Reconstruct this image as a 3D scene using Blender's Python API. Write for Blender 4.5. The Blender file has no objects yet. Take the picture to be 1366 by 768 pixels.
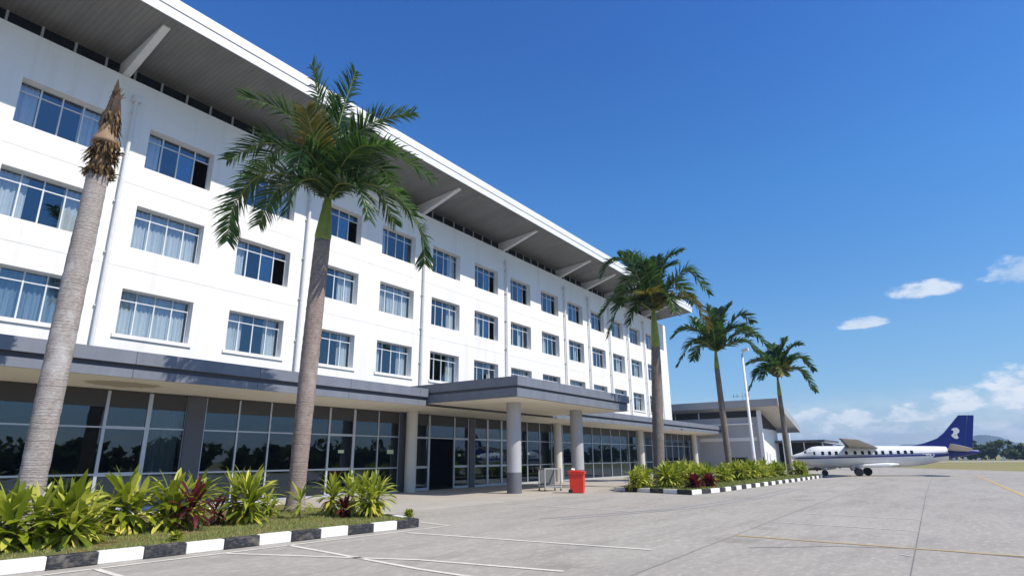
import bpy, bmesh, math, random
from mathutils import Vector, Matrix
import numpy as np
rnd = random.Random(7)
S = bpy.context.scene
COL = S.collection
rad = math.radians

# ------------------------------------------------------------ camera
CR = Vector((0.57063723, -0.821155, -0.00880968))
CU = Vector((-0.22108798, -0.16395251, 0.96137385))
CF = Vector((0.79088132, 0.546648, 0.27510491))
FPX = 796.637
EYE = Vector((0, 0, 1.6))
cam_d = bpy.data.cameras.new('camera')
cam = bpy.data.objects.new('camera', cam_d)
COL.objects.link(cam)
cam.matrix_world = Matrix(((CR.x, CU.x, -CF.x, 0), (CR.y, CU.y, -CF.y, 0), (CR.z, CU.z, -CF.z, 1.6), (0, 0, 0, 1)))
cam_d.sensor_width = 36
cam_d.lens = 36 * FPX / 1366
cam_d.clip_start = 0.1
cam_d.clip_end = 9000
S.camera = cam

# ------------------------------------------------------------ sun and sky
SUN_TRAVEL = Vector((-0.10, 1.0, -1.14)).normalized()
sund = bpy.data.lights.new('sun', 'SUN')
sund.energy = 5.0
sund.angle = rad(0.53)
sund.color = (1.0, 0.93, 0.81)
sun = bpy.data.objects.new('sun', sund)
COL.objects.link(sun)
sun.rotation_euler = SUN_TRAVEL.to_track_quat('-Z', 'Y').to_euler()
S.view_settings.view_transform = 'Standard'
S.view_settings.look = 'None'
S.view_settings.exposure = 0.1
S.view_settings.gamma = 1.0

world = bpy.data.worlds.new('World')
S.world = world
world.use_nodes = True
WN = world.node_tree.nodes
WL = world.node_tree.links
WN.clear()


def wn(t, **k):
    n = WN.new(t)
    for a, b in k.items():
        setattr(n, a, b)
    return n


sky = wn('ShaderNodeTexSky', sky_type='NISHITA', sun_disc=False)
to_sun = -SUN_TRAVEL
sky.sun_elevation = math.asin(to_sun.z)
sky.sun_rotation = math.atan2(to_sun.x, to_sun.y)
sky.altitude = 0
sky.air_density = 1.0
sky.dust_density = 0.35
sky.ozone_density = 2.2
tc = wn('ShaderNodeTexCoord')


def vmath(op, a=None, b=None):
    n = wn('ShaderNodeVectorMath', operation=op)
    for i, x in enumerate((a, b)):
        if x is None:
            continue
        if isinstance(x, (tuple, list)):
            n.inputs[i].default_value = x
        else:
            WL.new(x, n.inputs[i])
    return n


def wmath(op, a=None, b=None, clamp=False):
    n = wn('ShaderNodeMath', operation=op, use_clamp=clamp)
    for i, x in enumerate((a, b)):
        if x is None:
            continue
        if isinstance(x, (int, float)):
            n.inputs[i].default_value = x
        else:
            WL.new(x, n.inputs[i])
    return n.outputs[0]


def wnoise(vec, scale, detail, rough=0.55):
    n = wn('ShaderNodeTexNoise')
    n.inputs['Scale'].default_value = scale
    n.inputs['Detail'].default_value = detail
    n.inputs['Roughness'].default_value = rough
    WL.new(vec, n.inputs['Vector'])
    return n.outputs['Fac']


def wrange(v, a, b, c=0.0, d=1.0, smooth=True):
    n = wn('ShaderNodeMapRange')
    if smooth:
        n.interpolation_type = 'SMOOTHSTEP'
    WL.new(v, n.inputs[0])
    for i, x in enumerate((a, b, c, d)):
        n.inputs[i + 1].default_value = x
    return n.outputs[0]


dirv = tc.outputs['Generated']
sep = wn('ShaderNodeSeparateXYZ')
WL.new(dirv, sep.inputs[0])
elev = sep.outputs['Z']
flat = vmath('MULTIPLY', dirv, (1, 1, 2.1)).outputs[0]
nz = wnoise(flat, 7.0, 7, 0.6)
nzf = wnoise(flat, 26.0, 6, 0.62)
# bank of fair weather cumulus low over the horizon
puff = wmath('ADD', nz, wmath('MULTIPLY', wmath('SUBTRACT', nzf, 0.5), 0.6))
thr = wrange(elev, 0.0, 0.105, 0.36, 0.80, False)
bank = wrange(wmath('SUBTRACT', puff, thr), 0.0, 0.065)
bank = wmath('MULTIPLY', bank, wrange(elev, 0.006, 0.045, 0.35, 0.85))


def cloud(d, w, h, amt=1.0, rag=0.5):
    """one cloud of the dome: centre direction, angular half width and half height"""
    d = Vector(d).normalized()
    side = Vector((0, 0, 1)).cross(d).normalized()
    up = d.cross(side)
    a = wmath('DIVIDE', vmath('DOT_PRODUCT', dirv, tuple(side)).outputs['Value'], w)
    b = wmath('DIVIDE', wmath('SUBTRACT', vmath('DOT_PRODUCT', dirv, tuple(up)).outputs['Value'], 0.0), h)
    # flat base: the lower half falls off quicker
    lo = wmath('MULTIPLY', wmath('MINIMUM', b, 0.0), 2.0)
    hi = wmath('MAXIMUM', b, 0.0)
    bb = wmath('ADD', lo, hi)
    r2 = wmath('ADD', wmath('MULTIPLY', a, a), wmath('MULTIPLY', bb, bb))
    front = wmath('GREATER_THAN', vmath('DOT_PRODUCT', dirv, tuple(d)).outputs['Value'], 0.0)
    n = wmath('ADD', wmath('MULTIPLY', wmath('SUBTRACT', nzf, 0.5), 3.2 * rag), wmath('MULTIPLY', wmath('SUBTRACT', wnoise(flat, 60.0, 5), 0.5), 1.6 * rag))
    v = wmath('ADD', wmath('SUBTRACT', 1.0, r2), n)
    m = wrange(v, 0.12, 0.85)
    return wmath('MULTIPLY', wmath('MULTIPLY', m, front), amt)


veil = wmath('MULTIPLY', wrange(wnoise(flat, 3.5, 5), 0.36, 0.62), wmath('MULTIPLY', wrange(elev, 0.0, 0.02), wrange(elev, 0.10, 0.045)))
mask = wmath('MAXIMUM', bank, wmath('MULTIPLY', veil, 0.38))
for c in (
        ((0.9757, -0.0153, 0.2160), 0.050, 0.019, 0.80, 0.55),
        ((0.9810, 0.0647, 0.1815), 0.040, 0.013, 0.72, 0.5),
        ((0.9694, -0.1170, 0.2208), 0.042, 0.026, 0.45, 0.8),
        ((0.9960, -0.0300, 0.0640), 0.042, 0.028, 0.95, 0.55),
        ((0.9920, -0.1050, 0.0720), 0.070, 0.044, 0.98, 0.55),
        ((0.9971, 0.0300, 0.0520), 0.050, 0.022, 0.88, 0.6),
        ((0.9971, 0.0900, 0.0500), 0.044, 0.020, 0.85, 0.6),
        ((0.9950, 0.0650, 0.0320), 0.080, 0.012, 0.60, 0.7),
        ((0.9950, -0.0600, 0.0330), 0.090, 0.013, 0.60, 0.7),
        ((0.9876, 0.1450, 0.0500), 0.046, 0.020, 0.80, 0.7)):
    mask = wmath('MAXIMUM', mask, cloud(*c))
mask = wmath('MULTIPLY', mask, wrange(elev, -0.002, 0.012, 0.0, 1.0))

hsv = wn('ShaderNodeHueSaturation')
hsv.inputs['Hue'].default_value = 0.497
hsv.inputs['Saturation'].default_value = 1.22
hsv.inputs['Value'].default_value = 1.0
WL.new(sky.outputs[0], hsv.inputs['Color'])
# cloud colour (in the sky texture's physical units), cooler in the dense lower parts
ccol = wn('ShaderNodeMixRGB')
ccol.inputs[1].default_value = (6.4, 7.9, 9.6, 1)
ccol.inputs[2].default_value = (10.6, 11.0, 11.4, 1)
WL.new(wrange(nzf, 0.36, 0.60), ccol.inputs[0])
grade = wn('ShaderNodeValToRGB')
WL.new(elev, grade.inputs['Fac'])
ge = grade.color_ramp.elements
GR = ((0.0, (0.96, 1.08, 1.44)), (0.09, (0.98, 1.21, 1.52)), (0.17, (1.12, 1.36, 1.58)), (0.40, (1.00, 1.50, 1.94)), (0.62, (0.88, 1.30, 1.98)))
while len(ge) < len(GR):
    ge.new(0.5)
for e_, (p_, c_) in zip(ge, GR):
    e_.position = p_
    e_.color = tuple(x / 2.1 for x in c_) + (1,)
graded = vmath('SCALE', vmath('MULTIPLY', hsv.outputs[0], grade.outputs[0]).outputs[0])
graded.inputs['Scale'].default_value = 2.1
mixc = wn('ShaderNodeMixRGB')
WL.new(wmath('MULTIPLY', mask, 0.88), mixc.inputs[0])
WL.new(graded.outputs[0], mixc.inputs[1])
WL.new(ccol.outputs[0], mixc.inputs[2])
bg = wn('ShaderNodeBackground')
bg.inputs['Strength'].default_value = 0.085
WL.new(mixc.outputs[0], bg.inputs['Color'])
wo = wn('ShaderNodeOutputWorld')
WL.new(bg.outputs[0], wo.inputs['Surface'])


# ------------------------------------------------------------ materials
class Mat:
    def __init__(s, name):
        s.m = bpy.data.materials.new(name)
        s.m.use_nodes = True
        s.N = s.m.node_tree.nodes
        s.L = s.m.node_tree.links
        s.N.clear()
        s.out = s.N.new('ShaderNodeOutputMaterial')
        s.tc = None

    def n(s, t, ins=None, **k):
        n = s.N.new(t)
        for a, b in k.items():
            setattr(n, a, b)
        for i, v in (ins or {}).items():
            s.put(n.inputs[i], v)
        return n

    def put(s, sock, v):
        if isinstance(v, bpy.types.NodeSocket):
            s.L.new(v, sock)
        elif isinstance(v, (tuple, list)) and len(v) == 3 and sock.type == 'RGBA':
            sock.default_value = (*v, 1)
        else:
            sock.default_value = v

    def obj(s):
        if not s.tc:
            s.tc = s.n('ShaderNodeTexCoord')
        return s.tc.outputs['Object']

    def pos(s):
        return s.n('ShaderNodeNewGeometry').outputs['Position']

    def mapv(s, v, scale=(1, 1, 1), rot=(0, 0, 0)):
        return s.n('ShaderNodeMapping', {'Vector': v, 'Scale': scale, 'Rotation': rot}).outputs[0]

    def noise(s, v, scale=5, detail=5, rough=0.6):
        return s.n('ShaderNodeTexNoise', {'Vector': v, 'Scale': scale, 'Detail': detail, 'Roughness': rough}).outputs['Fac']

    def ramp(s, f, stops):
        n = s.n('ShaderNodeValToRGB', {'Fac': f})
        e = n.color_ramp.elements
        while len(e) < len(stops):
            e.new(0.5)
        for i, (p, c) in enumerate(stops):
            e[i].position = p
            e[i].color = (*c, 1) if isinstance(c, tuple) else (c, c, c, 1)
        return n.outputs[0]

    def mix(s, f, a, b, mode='MIX'):
        return s.n('ShaderNodeMixRGB', {0: f, 1: a, 2: b}, blend_type=mode).outputs[0]

    def math(s, op, a, b=0.0):
        return s.n('ShaderNodeMath', {0: a, 1: b}, operation=op).outputs[0]

    def bsdf(s, col, rough=0.6, metal=0.0, bump=None, bstr=0.3, bdist=0.02, spec=0.5, **k):
        b = s.n('ShaderNodeBsdfPrincipled', {'Base Color': col, 'Roughness': rough, 'Metallic': metal, 'Specular IOR Level': spec})
        for a, v in k.items():
            s.put(b.inputs[a], v)
        if bump is not None:
            s.put(b.inputs['Normal'], s.n('ShaderNodeBump', {'Height': bump, 'Strength': bstr, 'Distance': bdist}).outputs[0])
        return b.outputs[0]

    def done(s, sh):
        s.L.new(sh, s.out.inputs['Surface'])
        return s.m


def mottled(name, col, var=0.12, scale=3.0, rough=0.6, bump=0.15, metal=0.0, bd=0.01, fine=40):
    m = Mat(name)
    p = m.pos()
    a = m.noise(p, scale, 6)
    b = m.noise(p, fine, 4)
    lo = tuple(c * (1 - var) for c in col)
    hi = tuple(min(1, c * (1 + var * 0.6)) for c in col)
    c = m.ramp(a, [(0.3, lo), (0.7, hi)])
    c = m.mix(0.25, c, m.ramp(b, [(0.3, tuple(x * 0.75 for x in col)), (0.7, col)]))
    return m.done(m.bsdf(c, rough, metal, b, bump, bd))


def mat_facade():
    m = Mat('painted_render')
    p = m.pos()
    streak = m.noise(m.mapv(p, (0.9, 0.9, 0.07)), 2.2, 7, 0.65)
    big = m.noise(p, 0.35, 4)
    c = m.ramp(big, [(0.3, (0.755, 0.745, 0.72)), (0.75, (0.80, 0.79, 0.77))])
    c = m.mix(m.ramp(streak, [(0.50, 0.0), (0.78, 0.45)]), c, (0.56, 0.54, 0.50))
    b = m.noise(p, 60, 3)
    return m.done(m.bsdf(c, 0.75, 0, b, 0.12, 0.005, 0.3))


def mat_soffit():
    m = Mat('ribbed_soffit_sheet')
    p = m.pos()
    w = m.n('ShaderNodeTexWave', {'Vector': p, 'Scale': 1.6, 'Distortion': 0.0}, wave_type='BANDS', bands_direction='X').outputs['Fac']
    n = m.noise(m.mapv(p, (0.6, 0.15, 1)), 2, 5)
    c = m.ramp(n, [(0.3, (0.145, 0.142, 0.135)), (0.75, (0.21, 0.206, 0.195))])
    c = m.mix(m.ramp(w, [(0.0, 0.35), (0.22, 0.0)]), c, (0.09, 0.087, 0.083))
    return m.done(m.bsdf(c, 0.6, 0, w, 0.5, 0.02))


def mat_fascia():
    m = Mat('white_metal_fascia')
    p = m.pos()
    n = m.noise(m.mapv(p, (0.5, 1, 2)), 2, 6)
    c = m.ramp(n, [(0.3, (0.66, 0.67, 0.69)), (0.7, (0.78, 0.78, 0.79))])
    return m.done(m.bsdf(c, 0.45))


def mat_canopy(name, c0, c1):
    m = Mat(name)
    p = m.pos()
    n = m.noise(m.mapv(p, (0.6, 0.6, 0.25)), 2.4, 7, 0.65)
    c = m.ramp(n, [(0.3, c0), (0.7, c1)])
    # butt joints of the cladding every 4.38 m
    x = m.n('ShaderNodeSeparateXYZ', {0: p}).outputs['X']
    f = m.math('FRACT', m.math('DIVIDE', x, 4.38))
    j = m.math('LESS_THAN', f, 0.005)
    c = m.mix(j, c, (0.05, 0.05, 0.06))
    return m.done(m.bsdf(c, 0.55, 0, m.noise(p, 50, 3), 0.1, 0.004))


def mat_cream():
    m = Mat('cream_ceiling_paint')
    p = m.pos()
    n = m.noise(p, 1.1, 6)
    c = m.ramp(n, [(0.3, (0.76, 0.71, 0.58)), (0.7, (0.84, 0.79, 0.66))])
    # damp stain near the left end of the canopy ceiling
    d = m.n('ShaderNodeVectorMath', {0: p, 1: (9.2, 22.3, 4.2)}, operation='SUBTRACT').outputs[0]
    d = m.n('ShaderNodeVectorMath', {0: m.mapv(d, (0.55, 1.1, 0))}, operation='LENGTH').outputs['Value']
    d = m.math('ADD', d, m.math('MULTIPLY', m.noise(p, 3.5, 5), 0.6))
    c = m.mix(m.ramp(d, [(0.85, 0.65), (1.1, 0.0)]), c, (0.27, 0.21, 0.11))
    return m.done(m.bsdf(c, 0.7))


def mat_glass(name, tint, refl, rough=0.015, wav=0.02, fr=1.5):
    m = Mat(name)
    t = m.n('ShaderNodeBsdfTransparent', {'Color': tint}).outputs[0]
    bump = m.n('ShaderNodeBump', {'Height': m.noise(m.pos(), 0.8, 2), 'Strength': wav, 'Distance': 0.1}).outputs[0]
    g = m.n('ShaderNodeBsdfGlossy', {'Color': (0.66, 0.84, 1.0), 'Roughness': rough, 'Normal': bump}).outputs[0]
    f = m.n('ShaderNodeLayerWeight', {'Blend': 0.5, 'Normal': bump}).outputs['Facing']
    f = m.math('ADD', m.math('MULTIPLY', m.math('POWER', f, 4.0), 0.75), refl)
    f = m.math('MINIMUM', f, 0.8)
    return m.done(m.n('ShaderNodeMixShader', {0: f, 1: t, 2: g}).outputs[0])


def mat_curtain(name, c0, c1):
    m = Mat(name)
    p = m.pos()
    n = m.noise(m.mapv(p, (6, 1, 0.3)), 3, 3)
    c = m.ramp(n, [(0.3, c0), (0.7, c1)])
    b = m.n('ShaderNodeBsdfPrincipled', {'Base Color': c, 'Roughness': 0.9}).outputs[0]
    t = m.n('ShaderNodeBsdfTranslucent', {'Color': c}).outputs[0]
    return m.done(m.n('ShaderNodeMixShader', {0: 0.25, 1: b, 2: t}).outputs[0])


def mat_apron():
    m = Mat('concrete_apron')
    p = m.pos()
    big = m.noise(p, 0.09, 5, 0.6)
    mid = m.noise(m.mapv(p, (0.35, 1, 1)), 0.9, 8, 0.7)
    drag = m.noise(m.mapv(p, (0.25, 1.6, 1), (0, 0, 0.35)), 0.7, 8, 0.68)
    fine = m.noise(p, 45, 5, 0.75)
    speck = m.noise(p, 9, 6, 0.7)
    c = m.ramp(big, [(0.35, (0.339, 0.308, 0.259)), (0.65, (0.482, 0.444, 0.373))])
    c = m.mix(0.55, c, m.ramp(mid, [(0.32, (0.265, 0.242, 0.207)), (0.5, (0.419, 0.384, 0.324)), (0.7, (0.530, 0.490, 0.414))]))
    c = m.mix(m.ramp(drag, [(0.52, 0.0), (0.70, 0.6)]), c, (0.212, 0.192, 0.168))
    c = m.mix(0.28, c, m.ramp(fine, [(0.3, (0.212, 0.192, 0.167)), (0.7, (0.498, 0.465, 0.396))]))
    c = m.mix(m.ramp(speck, [(0.62, 0.0), (0.72, 0.28)]), c, (0.201, 0.182, 0.158))
    # slabs poured at different times keep slightly different tones
    sp = m.n('ShaderNodeSeparateXYZ', {0: p})
    slab = m.n('ShaderNodeTexWhiteNoise', {'Vector': m.n('ShaderNodeCombineXYZ', {
        0: m.math('FLOOR', m.math('DIVIDE', m.math('ADD', sp.outputs['X'], 4.8), 15.0)), 1: m.math('FLOOR', m.math('DIVIDE', m.math('SUBTRACT', sp.outputs['Y'], 0.7), 3.2))}).outputs[0]}, noise_dimensions='3D').outputs['Value']
    c = m.mix(m.ramp(slab, [(0.0, 0.14), (1.0, 0.0)]), c, (0.244, 0.222, 0.189))
    # oil spots
    vo = m.n('ShaderNodeTexVoronoi', {'Vector': m.mapv(p, (1, 1, 0)), 'Scale': 0.22, 'Randomness': 1.0}).outputs['Distance']
    oil = m.math('ADD', vo, m.math('MULTIPLY', m.noise(p, 2.6, 5), 0.28))
    c = m.mix(m.ramp(oil, [(0.17, 0.45), (0.27, 0.0)]), c, (0.170, 0.141, 0.108))
    grit = m.noise(m.mapv(p, (0.7, 1.3, 1), (0, 0, 0.2)), 5.5, 9, 0.78)
    c = m.mix(m.ramp(grit, [(0.44, 0.0), (0.62, 0.42)]), c, (0.25, 0.235, 0.215))
    c = m.mix(m.ramp(grit, [(0.34, 0.40), (0.46, 0.0)]), c, (0.62, 0.60, 0.56))
    h = m.math('ADD', m.math('MULTIPLY', fine, 0.5), m.math('MULTIPLY', speck, 0.5))
    return m.done(m.bsdf(c, 0.85, 0, h, 0.35, 0.01, 0.25))


def mat_forecourt():
    m = Mat('beige_forecourt_concrete')
    p = m.pos()
    n = m.noise(p, 0.7, 7, 0.65)
    f = m.noise(p, 30, 5, 0.7)
    c = m.ramp(n, [(0.3, (0.36, 0.325, 0.27)), (0.7, (0.46, 0.425, 0.365))])
    c = m.mix(0.25, c, m.ramp(f, [(0.3, (0.25, 0.23, 0.2)), (0.7, (0.5, 0.47, 0.42))]))
    return m.done(m.bsdf(c, 0.85, 0, f, 0.3, 0.008, 0.25))


def mat_paint(name, col, worn=0.5):
    m = Mat(name)
    p = m.pos()
    n = m.noise(p, 14, 7, 0.75)
    b = m.noise(p, 1.3, 5, 0.6)
    w = m.math('ADD', m.math('MULTIPLY', n, 0.6), m.math('MULTIPLY', b, 0.4))
    c = m.mix(m.ramp(w, [(0.5 - 0.1 * worn, 0.0), (0.66, 0.9 * worn + 0.1)]), col, (0.36, 0.345, 0.325))
    return m.done(m.bsdf(c, 0.75, 0, n, 0.2, 0.004))


def mat_bark(name='ringed_palm_bark', k=(1, 1, 1), li=0.55):
    m = Mat(name)
    p = m.obj()
    sp = m.n('ShaderNodeSeparateXYZ', {0: p}).outputs['Z']
    zn = m.math('ADD', sp, m.math('MULTIPLY', m.noise(p, 3.0, 4), 0.10))
    rings = m.noise(m.n('ShaderNodeCombineXYZ', {0: 0.0, 1: 0.0, 2: zn}).outputs[0], 26, 2, 0.5)
    n = m.noise(m.mapv(p, (1, 1, 3.2)), 13, 7, 0.72)
    c = m.ramp(n, [(0.28, (0.17 * k[0], 0.14 * k[1], 0.125 * k[2])), (0.5, (0.34 * k[0], 0.295 * k[1], 0.265 * k[2])), (0.72, (0.52 * k[0], 0.47 * k[1], 0.43 * k[2]))])
    c = m.mix(m.ramp(rings, [(0.40, 0.45), (0.50, 0.0)]), c, (0.13, 0.10, 0.085))
    lich = m.noise(m.mapv(p, (1, 1, 0.6)), 2.2, 6, 0.6)
    c = m.mix(m.ramp(lich, [(0.50, 0.0), (0.66, li)]), c, (0.56 * k[0], 0.54 * k[1], 0.52 * k[2]))
    h = m.math('ADD', m.math('MULTIPLY', rings, 1.0), m.math('MULTIPLY', n, 0.6))
    return m.done(m.bsdf(c, 0.9, 0, h, 0.7, 0.03, 0.2))


def mat_leaf(name, stops, rough=0.4, trans=0.35, scale=2.5, tcol=None, island=True):
    m = Mat(name)
    p = m.pos()
    n = m.noise(p, scale, 4, 0.6)
    if island:
        ri = m.n('ShaderNodeNewGeometry').outputs['Random Per Island']
        n = m.math('ADD', m.math('MULTIPLY', n, 0.45), m.math('MULTIPLY', ri, 0.55))
    c = m.ramp(n, stops)
    b = m.n('ShaderNodeBsdfPrincipled', {'Base Color': c, 'Roughness': rough, 'Specular IOR Level': 0.4}).outputs[0]
    t = m.n('ShaderNodeBsdfTranslucent', {'Color': m.mix(0.5, c, tcol or (0.20, 0.30, 0.02))}).outputs[0]
    return m.done(m.n('ShaderNodeMixShader', {0: trans, 1: b, 2: t}).outputs[0])


def mat_lawn():
    m = Mat('turf_soil')
    p = m.pos()
    n = m.noise(p, 1.7, 7, 0.7)
    f = m.noise(p, 22, 5, 0.7)
    c = m.ramp(n, [(0.40, (0.30, 0.16, 0.08)), (0.50, (0.20, 0.17, 0.07)), (0.62, (0.13, 0.16, 0.045))])
    c = m.mix(0.35, c, m.ramp(f, [(0.3, (0.05, 0.05, 0.02)), (0.7, (0.2, 0.2, 0.08))]))
    return m.done(m.bsdf(c, 0.95, 0, f, 0.6, 0.03, 0.1))


def mat_field():
    m = Mat('dry_airfield_grass')
    p = m.pos()
    n = m.noise(m.mapv(p, (1, 0.12, 1)), 0.06, 7, 0.65)
    f = m.noise(p, 0.8, 6, 0.7)
    c = m.ramp(n, [(0.3, (0.38, 0.31, 0.14)), (0.5, (0.26, 0.24, 0.09)), (0.7, (0.42, 0.34, 0.17))])
    c = m.mix(0.3, c, m.ramp(f, [(0.3, (0.13, 0.13, 0.05)), (0.7, (0.34, 0.30, 0.16))]))
    return m.done(m.bsdf(c, 0.95, 0, f, 0.3, 0.05, 0.1))


M = {}
M['facade'] = mat_facade()
M['soffit'] = mat_soffit()
M['fascia'] = mat_fascia()
M['canopy'] = mat_canopy('grey_blue_cladding', (0.135, 0.150, 0.185), (0.185, 0.200, 0.240))
M['canopy_dark'] = mottled('recess_shade_cladding', (0.055, 0.06, 0.08), 0.15, 2)  # cladding colour darkened to hold the shade between the fascia bands
M['cream'] = mat_cream()
M['col_cream'] = mottled('cream_column_paint', (0.60, 0.57, 0.50), 0.08, 1.5, 0.6)
M['col_grey'] = mottled('light_grey_column_paint', (0.42, 0.42, 0.44), 0.08, 1.5, 0.5)
M['col_dark'] = mottled('dark_grey_column_paint', (0.13, 0.135, 0.155), 0.12, 3, 0.5)
M['glass_up'] = mat_glass('tinted_window_glass', (0.78, 0.84, 0.88), 0.15)
M['glass_dn'] = mat_glass('dark_shopfront_glass', (0.26, 0.31, 0.34), 0.10, 0.012, 0.03)
M['alu'] = mottled('anodised_aluminium', (0.50, 0.52, 0.56), 0.06, 4, 0.4, 0.05, 0.35)
M['alu_white'] = mottled('pale_window_frame', (0.62, 0.65, 0.68), 0.05, 4, 0.4, 0.05)
M['curtain'] = mat_curtain('pale_curtain', (0.68, 0.70, 0.69), (0.86, 0.87, 0.84))
M['curtain_blue'] = mat_curtain('blue_grey_curtain', (0.20, 0.27, 0.33), (0.34, 0.42, 0.48))
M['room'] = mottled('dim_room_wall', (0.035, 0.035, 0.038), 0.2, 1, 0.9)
M['bulkhead'] = mottled('dark_brown_grey_panel', (0.050, 0.046, 0.044), 0.12, 2, 0.6)
M['pilaster'] = mottled('dark_grey_pilaster', (0.085, 0.088, 0.10), 0.12, 2, 0.6)
M['grey_wall'] = mottled('light_grey_wall_paint', (0.40, 0.40, 0.41), 0.06, 0.8, 0.7)
M['pipe'] = mottled('grey_white_pipe', (0.70, 0.70, 0.70), 0.10, 4, 0.5)
M['apron'] = mat_apron()
M['forecourt'] = mat_forecourt()
M['white_line'] = mat_paint('worn_white_road_paint', (0.76, 0.71, 0.60), 0.6)
M['white_line_old'] = mat_paint('faded_white_road_paint', (0.70, 0.68, 0.62), 0.5)
M['yellow_line'] = mat_paint('worn_yellow_road_paint', (0.60, 0.40, 0.10), 0.5)
M['joint'] = mottled('tarred_joint', (0.20, 0.19, 0.175), 0.3, 6, 0.8)


def mat_kerb(name, base, scuff, amt):
    m = Mat(name)
    p = m.pos()
    n = m.noise(m.mapv(p, (1.2, 1.2, 5)), 9, 7, 0.72)
    g = m.noise(p, 3.5, 6, 0.65)
    c = m.mix(m.ramp(n, [(0.50, 0.0), (0.66, amt)]), base, scuff)
    c = m.mix(m.ramp(g, [(0.55, 0.0), (0.75, amt)]), c, (0.24, 0.21, 0.17))
    return m.done(m.bsdf(c, 0.65, 0, n, 0.5, 0.01, 0.3))


M['kerb_black'] = mat_kerb('black_kerb_paint', (0.022, 0.023, 0.028), (0.13, 0.13, 0.135), 0.8)
M['kerb_white'] = mat_kerb('white_kerb_paint', (0.80, 0.79, 0.76), (0.50, 0.48, 0.44), 0.35)
M['lawn'] = mat_lawn()
M['field'] = mat_field()
M['road'] = mottled('pale_far_runway', (0.45, 0.42, 0.38), 0.1, 0.1, 0.9)
M['bark_pale'] = mat_bark('pale_grey_palm_bark', (1.0, 1.02, 1.05))
M['bark'] = mat_bark('brown_grey_palm_bark', (0.80, 0.73, 0.70), 0.45)
M['bark_far'] = mat_bark('grey_brown_palm_bark', (0.56, 0.54, 0.52), 0.35)
M['shaft'] = mat_leaf('green_crownshaft', [(0.3, (0.16, 0.21, 0.03)), (0.7, (0.26, 0.32, 0.06))], 0.35, 0.0, 2, island=False)
M['frond'] = mat_leaf('palm_leaflet', [(0.15, (0.012, 0.036, 0.011)), (0.5, (0.030, 0.078, 0.020)), (0.85, (0.11, 0.18, 0.045))], 0.30, 0.28, tcol=(0.14, 0.30, 0.03))
M['frond_old'] = mat_leaf('yellowing_palm_leaflet', [(0.2, (0.04, 0.075, 0.015)), (0.5, (0.12, 0.14, 0.03)), (0.85, (0.30, 0.20, 0.04))], 0.5, 0.3, tcol=(0.3, 0.2, 0.03))
M['rachis'] = mottled('frond_stalk', (0.20, 0.23, 0.06), 0.2, 3, 0.5)
M['dead_fibre'] = mottled('dark_dead_fibre', (0.065, 0.042, 0.028), 0.5, 7, 0.9, 0.8, fine=30, bd=.04)
M['sheath'] = mottled('dry_brown_sheath', (0.30, 0.20, 0.125), 0.25, 6, 0.8, 0.4)
M['fibre'] = mat_leaf('frayed_dead_leaf', [(0.2, (0.035, 0.022, 0.014)), (0.5, (0.11, 0.065, 0.03)), (0.85, (0.32, 0.21, 0.08))], 0.85, 0.1, 6, (0.2, 0.12, 0.05))
M['dracaena'] = mat_leaf('bright_green_strap_leaf', [(0.15, (0.055, 0.10, 0.010)), (0.5, (0.28, 0.33, 0.024)), (0.85, (0.74, 0.70, 0.14))], 0.36, 0.35, 3, (0.45, 0.55, 0.03))
M['dracaena_pale'] = mat_leaf('pale_yellow_dying_leaf', [(0.2, (0.38, 0.36, 0.04)), (0.5, (0.62, 0.52, 0.07)), (0.85, (0.70, 0.60, 0.22))], 0.5, 0.3, 3, (0.7, 0.6, 0.1))
M['ti_red'] = mat_leaf('dark_red_strap_leaf', [(0.2, (0.025, 0.006, 0.010)), (0.5, (0.085, 0.012, 0.018)), (0.85, (0.22, 0.03, 0.03))], 0.36, 0.25, 3, (0.4, 0.02, 0.03))
M['stem'] = mottled('brown_stem', (0.14, 0.10, 0.06), 0.2, 8, 0.85)
M['grass'] = mat_leaf('short_grass_blade', [(0.2, (0.13, 0.18, 0.035)), (0.5, (0.27, 0.31, 0.08)), (0.85, (0.46, 0.40, 0.19))], 0.7, 0.3, 1.5)
M['tree_leaf'] = mat_leaf('tree_foliage', [(0.15, (0.018, 0.035, 0.012)), (0.5, (0.04, 0.07, 0.02)), (0.85, (0.09, 0.12, 0.035))], 0.7, 0.2, 0.3)
M['trunk'] = mottled('tree_bark', (0.13, 0.10, 0.08), 0.2, 3, 0.9)
M['hill'] = mottled('wooded_hill', (0.045, 0.070, 0.035), 0.35, 0.01, 0.95, fine=0.05)
M['red'] = mottled('red_bin_plastic', (0.74, 0.035, 0.014), 0.10, 5, 0.38)
M['rubber'] = mottled('black_rubber', (0.018, 0.018, 0.02), 0.2, 8, 0.7)
M['steel'] = mottled('brushed_steel', (0.48, 0.48, 0.48), 0.08, 8, 0.35, 0.1, 0.7)
M['cart_steel'] = mottled('dull_grey_steel', (0.42, 0.42, 0.42), 0.1, 8, 0.45, 0.1, 0.3)
M['panel'] = mottled('grey_sheet_panel', (0.13, 0.135, 0.135), 0.08, 3, 0.5)
M['white_plastic'] = mottled('white_plastic', (0.78, 0.77, 0.74), 0.05, 5, 0.4)
M['pole'] = mottled('white_pole_paint', (0.76, 0.77, 0.78), 0.06, 3, 0.4)
M['plane_white'] = mottled('white_aircraft_paint', (0.86, 0.855, 0.84), 0.05, 1.5, 0.28, 0.03)
M['plane_blue'] = mottled('navy_aircraft_paint', (0.004, 0.018, 0.19), 0.08, 1.5, 0.28, 0.03)
M['plane_stripe'] = mottled('stripe_blue_paint', (0.05, 0.05, 0.20), 0.08, 1.5, 0.3, 0.03)
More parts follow.
